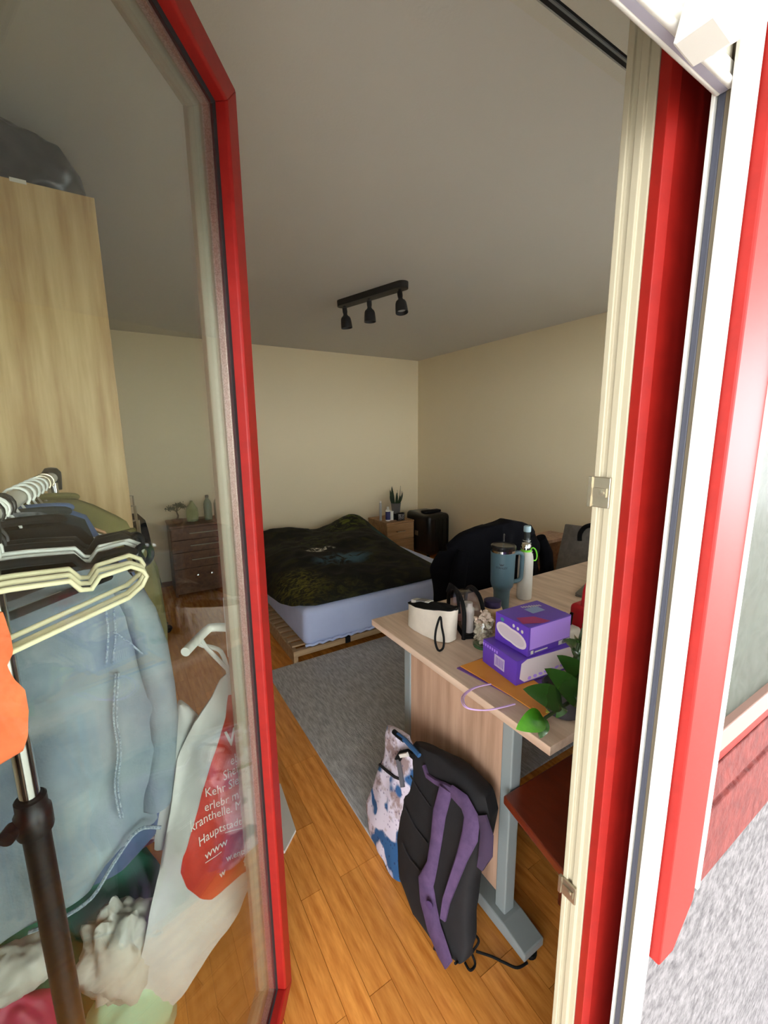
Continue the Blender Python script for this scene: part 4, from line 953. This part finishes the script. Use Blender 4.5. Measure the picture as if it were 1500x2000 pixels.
# purple boxes
m_pur = mat('purple_card', (100, 64, 182), .35, col2=(92, 56, 170), scale=5); m_purl = mat('light_purple_card', (184, 144, 242), .35); m_pad = mat('pale_pad_print', (222, 208, 214), .45)
m_mgp = mat('magenta_print', (168, 40, 110), .4); m_blp = mat('pale_blue_print', (136, 158, 196), .4)
def pbox(label, cx, cy, ang, lx, ly, z0, h, which):
    ca, sa = math.cos(ang), math.sin(ang); T = lambda p: Vector((cx+p.x*ca-p.y*sa, cy+p.x*sa+p.y*ca, z0+p.z))
    b = thing('purple_box', label, 'box', (cx, cy, z0), 'purple boxes on the desk')
    MB(T).box(-lx, lx, -ly, ly, 0, h).build('carton', m_pur, b, bevel=.0015)
    e = .0006
    def decal(face, poly, m, nm='print', k=1):
        if face == 'left': f = lambda p: Vector((-lx-e*k, p[0]*ly, p[1]*h))
        if face == 'front': f = lambda p: Vector((p[0]*lx, -ly-e*k, p[1]*h))
        if face == 'top': f = lambda p: Vector((p[0]*lx, p[1]*ly, h+e*k))
        MB(T).add([f(p) for p in poly], [tuple(range(len(poly)))]).build(nm, m, b)
    def blob(cx_, cy_, rx, ry, ang2=0, pinch=0):
        out = []
        for q in range(28):
            a = 2*math.pi*q/28; r = 1-pinch*math.cos(a)**2*0+pinch*(abs(math.cos(a))-.5)
            x, y = rx*math.cos(a), ry*math.sin(a)*r
            out.append((cx_+x*math.cos(ang2)-y*math.sin(ang2), cy_+x*math.sin(ang2)+y*math.cos(ang2)))
        return out
    rect = lambda x0, x1, y0, y1: [(x0, y0), (x1, y0), (x1, y1), (x0, y1)]
    if which == 'top':
        decal('front', rect(-.93, .97, .22, .97), m_purl, 'flap')
        decal('left', blob(.0, .44, .92, .30, .10, .35), m_pad, 'pad_print')
        decal('left', blob(.0, .44, .80, .22, .10, .35), mat('pad_inner', (206, 192, 198), .45), 'pad_outline', 2)
        for k in range(3): decal('left', blob(-.15-.25*k, .82-.03*k, .07, .06), m_white, 'icon', 2)
        decal('left', blob(.55, .84, .12, .07), mat('teal_print', (70, 130, 140), .4), 'leaf_print', 2)
        decal('top', rect(-.05, .55, -.05, .5), m_blp, 'title_panel'); decal('top', [(-.95, -.6), (-.3, -.98), (.0, -.98), (-.2, -.3), (-.8, .0)], m_mgp, 'flower_print')
        for r_, (x0, y0, n) in enumerate(((.0, .62, 4), (.30, .52, 5))):
            for k in range(n): decal('top', rect(x0+.09*k, x0+.06+.09*k, y0-.04*k, y0+.18-.04*k), m_white, 'title_stroke', 2)
        decal('front', rect(.42, .95, .05, .20), m_white, 'barcode_panel', 2)
        for k in range(9): decal('front', rect(.58+.036*k, .595+.036*k+.012*(k % 2), .07, .18), m_blackm, 'barcode_bar', 3)
        decal('front', rect(-.88, -.76, .06, .18), m_white, 'mark', 2); decal('front', rect(-.7, -.1, .08, .13), m_white, 'text_strip', 2)
    else:
        decal('front', [(-.9, .25), (-.86, .85), (-.7, .97), (.97, .97), (.97, .12), (-.75, .06)], m_pad, 'pad_print')
        for k in range(7): decal('front', blob(-.6+.17*k, .17+.02*k, .055, .075, .4*k), m_purl, 'icon', 2)
        decal('left', rect(-.35, .25, .22, .72), mat('lilac_label', (196, 182, 214), .5), 'label_panel')
        for k in range(6): decal('left', rect(-.28+.08*k, -.25+.08*k, .3, .64), m_pur, 'label_bar', 2)
        for k in range(7): decal('left', rect(.9-.14*k, .98-.14*k, .78, .9), m_purl, 'title_stroke', 2)
    return b
ev_z = Zt
# paper bag, envelope, boxes stacked
m_purp = mat('purple_paper', (112, 74, 150), .6); m_or2 = mat('orange_envelope', (232, 158, 62), .6, col2=(222, 144, 52), scale=6)
gbg = thing('paper_bag', 'flat purple paper bag with lilac string handles under the envelope', 'bag', (.98, .84, Zt))
MB().vprism([(.888, .985), (.935, .70), (1.10, .68), (1.18, .99)], Zt+.0004, Zt+.0035).build('bag_body', m_purp, gbg)
def loop(dz, k):
    pts_ = [ptZ(*q, Zt+dz) for q in ((955+k, 1336), (925+k, 1343), (904+k, 1358), (903+k, 1374), (915+k, 1384), (945+k, 1387), (975+k, 1382), (1002+k, 1375))]
    return pts_
m_lil = mat('lilac_cord', (206, 170, 220), .6)
MB().tube(crm(loop(.008, 0)), .0020, 8).build('string_handle', m_lil, gbg, smooth=True); MB().tube(crm(loop(.013, 4)), .0020, 8).build('string_handle', m_lil, gbg, smooth=True)
evp = [ptZ(*q, Zt+.006) for q in ((899, 1301), (962, 1279), (1030, 1320), (1112, 1378), (1064, 1402), (1000, 1360))]
ev = thing('envelope', 'orange envelope sticking out under the purple boxes', 'envelope', (1.0, .82, Zt+.004))
MB().vprism([(p.x, p.y) for p in evp], Zt+.0042, Zt+.0072).build('envelope_body', m_or2, ev, bevel=.0006)
MB().vprism([(evp[4].x+.004, evp[4].y+.006), (evp[3].x-.004, evp[3].y+.006), (evp[3].x-.01, evp[3].y+.05), (evp[4].x+.01, evp[4].y+.05)], Zt+.0072, Zt+.0082).build('flap', m_or2, ev)
yb = thing('yellow_leaflet', 'lime yellow leaflet under the plant leaves', 'leaflet', (1.03, .70, Zt+.008))
yp = [ptZ(*q, Zt+.009) for q in ((1066, 1392), (1116, 1388), (1118, 1322), (1072, 1326))]
MB().vprism([(p.x, p.y) for p in yp], Zt+.0084, Zt+.0105).build('leaflet_body', mat('lime_paper', (214, 214, 96), .5, col2=(170, 196, 70), scale=9), yb)
MB().vprism([(lerp(yp[0].x, yp[2].x, t), lerp(yp[0].y, yp[2].y, t)) for t in (.3, .32)]+[(lerp(yp[1].x, yp[3].x, t)+.01, lerp(yp[1].y, yp[3].y, t)) for t in (.52, .5)], Zt+.0105, Zt+.011).build('line_print', m_leafd, yb)
pbox('lower purple box with a large white panel under the other purple box', 1.11, .867, math.radians(-7), .135, .082, Zt+.0076, .082, 'low')
pbox('upper purple box stacked on the other one with a bar code', 1.115, .868, math.radians(-3), .098, .072, Zt+.0900, .098, 'top')

# laptop, dark charger and red item at the window side
lt_ = thing('laptop', 'closed grey laptop on the desk near the window', 'laptop', (1.98, 1.12, Zt))
MB(lambda p: Vector((1.97, 1.11, Zt))+Vector((p.x*.95-p.y*.3, p.x*.3+p.y*.95, p.z))).loft(rounded(-.15, .15, -.105, .105, .002, .012, .004, 5)).build('base', mat('grey_aluminium', (132, 130, 128), .4, metal=.5), lt_, smooth=True)
MB(lambda p: Vector((1.97, 1.11, Zt))+Vector((p.x*.95-p.y*.3, p.x*.3+p.y*.95, p.z))).loft(rounded(-.15, .15, -.105, .105, .0125, .020, .0035, 5)).build('screen_lid', MATS['grey_aluminium'], lt_, smooth=True)
rd = thing('red_water_can', 'red plastic can mostly hidden behind the door jamb', 'can', (1.50, .90, Zt))
m_rp = mat('red_plastic', (214, 36, 52), .35)
MB().loft(rounded(1.445, 1.60, .86, .96, Zt, Zt+.12, .02, 5)).build('can_body', m_rp, rd, smooth=True)
MB().tube([(1.47, .91, Zt+.11), (1.455, .90, Zt+.19), (1.46, .895, Zt+.22)], [.014, .010, .008], 10).build('spout', m_rp, rd, smooth=True)
sg = thing('pen_tray', 'white tray of black pens right of the purple boxes', 'tray', (1.36, .93, Zt))
MB().loft(rounded(1.31, 1.425, .885, .985, Zt, Zt+.05, .012, 5)).build('tray', m_whitepl, sg, smooth=True)
for k in range(5): MB().tube([(1.325+.02*k, .93+.01*(k % 2), Zt+.045), (1.32+.024*k, .925, Zt+.085+.012*(k % 3))], [.012, .006], 8).build('marker', m_blackm, sg, smooth=True)

# ================================================================== potted zz plant at the near corner
m_zz = mat('glossy_leaf', (52, 92, 34), .25, col2=(38, 70, 28), scale=5, coat=.4)
m_zzn = mat('bright_young_leaf', (96, 176, 36), .3, col2=(58, 128, 30), scale=14)
pp_ = Vector((.995, .655, Zt+.001)); zz = thing('potted_plant', 'glossy green plant in a dark pot at the desk corner', 'plant', pp_)
MB().lathe([(.044, 0), (.05, .004), (.060, .075), (.062, .078), (.058, .08), (.052, .068), (.002, .066)], pp_, 26).build('pot', mat('dark_grey_pot', (58, 54, 58), .5), zz, smooth=True)
MB().lathe([(.053, .06), (.05, .070), (.002, .072)], pp_, 20).build('soil', mat('dark_soil', (40, 28, 20), .95, bump=.6, bscale=90), zz, smooth=True)
YL = .60
stem = [pp_+Vector((0, 0, .07)), ptY(1128, 1362, YL+.03), ptY(1098, 1380, YL), ptY(1062, 1404, YL), ptY(1050, 1412, YL)]
MB().tube(stem, [.007, .006, .005, .004, .002], 10).build('stem', mat('green_stem', (52, 66, 34), .5), zz, smooth=True)
MB().tube([pp_+Vector((.01, .01, .07)), pp_+Vector((.02, -.01, .15)), pp_+Vector((.03, -.02, .25))], [.007, .006, .003], 10).build('stem', MATS['green_stem'], zz, smooth=True)
shp = lambda t: math.sin(math.pi*min(1, t*1.0)**.8)**.75 if t < 1 else 0
for (b, tp, wd_, m, yb_, yt_) in (((1060, 1400), (1008, 1424), .052, m_zzn, YL, YL-.01), ((1098, 1374), (1022, 1346), .060, m_zz, YL, YL+.005), ((1134, 1372), (1064, 1306), .066, m_zz, YL+.01, YL+.02),
                         ((1150, 1345), (1088, 1280), .066, m_zz, YL+.03, YL+.05), ((1064, 1402), (1054, 1442), .026, m_zz, YL, YL-.01), ((1100, 1378), (1086, 1402), .024, m_zz, YL, YL-.015), ((1175, 1330), (1120, 1262), .06, m_zz, YL+.06, YL+.09)):
    mb = MB(); blade(mb, ptY(*b, yb_), ptY(*tp, yt_), wd_, .010, (-.45, -.6, .65), .0014, 14, shp); mb.build('leaf', m, zz, smooth=True)
for k in range(6):
    a = k*1.1; q = pp_+Vector((.03, -.02, .12+.025*k)); e = q+Vector((.07*math.cos(a)+.03, .06*math.sin(a), .03))
    mb = MB(); blade(mb, q, e, .05, .008, (0, -.3, 1), .0014, 12, shp); mb.build('leaf', m_zz, zz, smooth=True)

# ================================================================== backpack and floral tote against the desk
m_bpk = mat('black_nylon', (13, 12, 16), .85, col2=(19, 18, 22), scale=30); m_mesh = mat('dark_mesh', (38, 36, 42), .9, col2=(26, 25, 30), scale=180)
m_vio = mat('violet_strap', (84, 62, 98), .9, col2=(72, 52, 86), scale=40)
bp = thing('backpack', 'black backpack with violet shoulder straps leaning on the desk side', 'backpack', (.72, .87, 0))
# back panel rows in px on the leaning plane: (v 0..1) left/right corners
def lean(z): return .645+.26*z
def bpp(px, py):
    v = _ray(px, py)  # plane x = .645 + .26 z
    t = (.645+.26*EYE.z)/(v.x-.26*v.z); return EYE+v*t
outl = [((900, 1876), (910, 1876)), ((848, 1838), (914, 1848)), ((806, 1782), (912, 1792)), ((780, 1715), (920, 1722)), ((774, 1640), (942, 1660)), ((778, 1570), (956, 1600)), ((786, 1510), (948, 1556)), ((794, 1468), (905, 1505)), ((812, 1448), (862, 1472))]
ctrl = []
for l, r in outl: ctrl.append((bpp(*l), bpp(*r)))
rings = []; NB = 40
for j in range(NB+1):
    t = j/NB*(len(ctrl)-1); i = min(int(t), len(ctrl)-2); f_ = t-i; f_ = f_*f_*(3-2*f_)*.5+f_*.5
    a = ctrl[i][0].lerp(ctrl[i+1][0], f_); b = ctrl[i][1].lerp(ctrl[i+1][1], f_)
    ring = []; dep = .11*math.sin(math.pi*min(.98, max(.06, j/NB)))**.6
    for s_ in range(21): q = s_/20; p = a.lerp(b, q); e = math.sqrt(max(0, 1-(2*q-1)**2)); ring.append(p+Vector((-.018*e+.004*nz(p.y, p.z, 2, 14), 0, 0)))
    for s_ in range(19, 0, -1): q = s_/20; p = a.lerp(b, q); e = math.sqrt(max(0, 1-(2*q-1)**2)); ring.append(p+Vector((dep*e**.7, .006*nz(p.y, p.z, 8, 12), 0)))
    for p in ring:
        p.x = min(p.x, .85); p.z = max(p.z, .004)
    rings.append(ring)
MB().loft(rings).build('body', m_bpk, bp, smooth=True, ang=75)
def strap(L, wd_, nm, m, th=.010, off=.028, par=bp):
    P = [bpp(*q)+Vector((-off-(0 if len(q) < 3 else q[2]), 0, 0)) for q in [x[:2] for x in L]]
    R = []
    for k, p in enumerate(P):
        t = (P[min(k+1, len(P)-1)]-P[max(k-1, 0)]).normalized(); nrm = Vector((-.9, -.4, .1)).normalized(); s_ = t.cross(nrm).normalized(); n2 = s_.cross(t).normalized(); w_ = wd_[k] if isinstance(wd_, list) else wd_
        if n2.x > 0: n2 = -n2
        R.append([p-s_*w_/2, p-s_*w_/2*.8+n2*th*.6, p+s_*w_/2*.8+n2*th*.6, p+s_*w_/2, p+s_*w_/2*.8-n2*th*.4, p-s_*w_/2*.8-n2*th*.4])
    # densify
    R2 = []
    for k in range(len(R)-1):
        for q in range(4): R2.append([a.lerp(b, q/4) for a, b in zip(R[k], R[k+1])])
    R2.append(R[-1]); return MB().loft(R2).build(nm, m, par, smooth=True, ang=60)
strap([(885, 1532), (872, 1580), (866, 1630), (858, 1680), (846, 1712), (850, 1750), (862, 1800), (880, 1845), (892, 1872)], [.044, .044, .038, .036, .054, .062, .062, .058, .044], 'shoulder_strap', m_vio, par=bp)
strap([(895, 1538), (920, 1560), (934, 1590), (930, 1625), (915, 1665), (900, 1705), (884, 1750), (878, 1785)], [.040, .052, .052, .048, .034, .030, .026, .020], 'shoulder_strap', m_vio, par=bp, off=.024)
strap([(838, 1490), (845, 1510), (860, 1520), (880, 1530), (896, 1540)], [.012, .016, .018, .024, .03], 'yoke', m_vio, off=.02)
strap([(790, 1478), (798, 1465), (812, 1462), (822, 1470)], .022, 'top_clip', m_blackm, off=.03)
strap([(800, 1467), (815, 1464)], .014, 'white_tag', m_white, off=.038)
strap([(790, 1470), (796, 1500), (801, 1530)], .016, 'grey_buckle_strap', mat('grey_webbing', (92, 90, 96), .6), off=.03)
strap([(948, 1588), (957, 1625), (955, 1660), (944, 1690)], [.03, .04, .04, .02], 'side_pocket', mat('dark_plum', (58, 42, 66), .9), off=.012)
for L_ in ([(812, 1510), (830, 1540), (852, 1570)], [(800, 1570), (822, 1610), (846, 1640)], [(796, 1640), (812, 1672), (830, 1692)]): strap(L_, .004, 'panel_seam', MATS['dark_mesh'], th=.004, off=.021)
c = bpp(857, 1750)+Vector((-.036, -.003, 0)); MB().lathe([(.002, 0), (.012, .002), (.012, .005), (.002, .007)], c, 16, (-.9, -.4, .1)).build('strap_emblem', mat('dark_violet', (64, 42, 84), .6), bp, smooth=True)
cord = [bpp(905, 1868)+Vector((-.03, 0, 0)), ptZ(922, 1858, .03), ptZ(935, 1838, .05), ptZ(925, 1826, .05), ptZ(918, 1850, .03), ptZ(928, 1882, .006), ptZ(918, 1895, .006), ptZ(908, 1880, .006)]
MB().tube(crm(cord), .0035, 8).build('strap_cord', m_blackm, bp, smooth=True)
MB().tube(crm([ptZ(930, 1858, .012), ptZ(960, 1868, .006), ptZ(985, 1880, .006), ptZ(1010, 1890, .006), ptZ(1030, 1880, .006)]), .0035, 8).build('strap_cord', m_blackm, bp, smooth=True)
MB().tube([ptZ(850, 1842, .03), ptZ(848, 1852, .012), ptZ(860, 1862, .01), ptZ(866, 1855, .02)], .004, 8).build('buckle', m_blackm, bp, smooth=True)
# floral tote
def floral():
    m = mat('floral_print', (214, 206, 222), .8, col2=(150, 128, 128), scale=9, sharp=(.5, .58)); nt = m.node_tree; N = nt.nodes; L = nt.links; b = N['Principled BSDF']
    src = b.inputs['Base Color'].links[0].from_socket
    n = N.new('ShaderNodeTexNoise'); n.inputs['Scale'].default_value = 7.5; n.inputs['Detail'].default_value = 2; tc = N.new('ShaderNodeTexCoord'); mp = N.new('ShaderNodeMapping'); mp.inputs['Location'].default_value = (3.2, 1.1, .7)
    L.new(tc.outputs['Object'], mp.inputs[0]); L.new(mp.outputs[0], n.inputs['Vector'])
    r = N.new('ShaderNodeValToRGB'); r.color_ramp.elements[0].position = .53; r.color_ramp.elements[1].position = .56
    L.new(n.outputs['Fac'], r.inputs['Fac']); x = N.new('ShaderNodeMix'); x.data_type = 'RGBA'; L.new(r.outputs['Color'], x.inputs['Factor']); L.new(src, x.inputs['A']); x.inputs['B'].default_value = lin((40, 88, 138))
    n3 = N.new('ShaderNodeTexVoronoi'); n3.inputs['Scale'].default_value = 60; L.new(tc.outputs['Object'], n3.inputs['Vector'])
    r3 = N.new('ShaderNodeValToRGB'); r3.color_ramp.elements[0].position = .18; r3.color_ramp.elements[1].position = .25; r3.color_ramp.elements[0].color = (.35, .3, .42, 1)
    L.new(n3.outputs['Distance'], r3.inputs['Fac']); y = N.new('ShaderNodeMix'); y.data_type = 'RGBA'; y.blend_type = 'MULTIPLY'; y.inputs['Factor'].default_value = .8
    L.new(x.outputs['Result'], y.inputs['A']); L.new(r3.outputs['Color'], y.inputs['B']); L.new(y.outputs['Result'], b.inputs['Base Color']); return m
ft = thing('tote_bag', 'white and blue floral tote bag behind the backpack', 'bag', (.72, 1.1, 0))
m_fl = floral()
def tpp(px, py):
    v = _ray(px, py); t = (.66+.20*EYE.z)/(v.x-.20*v.z); return EYE+v*t
outl = [((748, 1690), (790, 1720)), ((728, 1650), (800, 1690)), ((716, 1600), (810, 1640)), ((718, 1560), (815, 1600)), ((732, 1520), (815, 1560)), ((748, 1480), (815, 1520)), ((752, 1450), (812, 1480)), ((758, 1416), (800, 1440))]
ctrl = [(tpp(*l), tpp(*r)) for l, r in outl]; rings = []
for j in range(33):
    t = j/32*(len(ctrl)-1); i = min(int(t), len(ctrl)-2); f_ = t-i
    a = ctrl[i][0].lerp(ctrl[i+1][0], f_); b = ctrl[i][1].lerp(ctrl[i+1][1], f_); ring = []
    for s_ in range(17): q = s_/16; p = a.lerp(b, q); e = math.sqrt(max(0, 1-(2*q-1)**2)); ring.append(p+Vector((-.014*e+.010*nz(p.y, p.z, 4, 16), 0, 0)))
    for s_ in range(15, 0, -1): q = s_/16; p = a.lerp(b, q); e = math.sqrt(max(0, 1-(2*q-1)**2)); ring.append(p+Vector((.07*e*math.sin(math.pi*min(.97, max(.05, j/32)))+.004, 0, 0)))
    for p in ring: p.z = max(p.z, .011)
    rings.append(ring)
MB().loft(rings).build('bag_body', m_fl, ft, smooth=True, ang=75)
def tline(L, nm, w_, m): MB().tube([tpp(*q)+Vector((-.018, -.004, 0)) for q in L], w_, 8).build(nm, m, ft, smooth=True)
tline([(748, 1488), (762, 1500), (778, 1512), (790, 1516)], 'dark_binding', .005, m_bpk)
tline([(776, 1424), (785, 1432), (796, 1440)], 'bag_clasp', .009, m_blackm)
tline([(784, 1430), (800, 1442), (815, 1458), (826, 1470)], 'blue_lining', .008, mat('blue_lining', (40, 84, 130), .8))
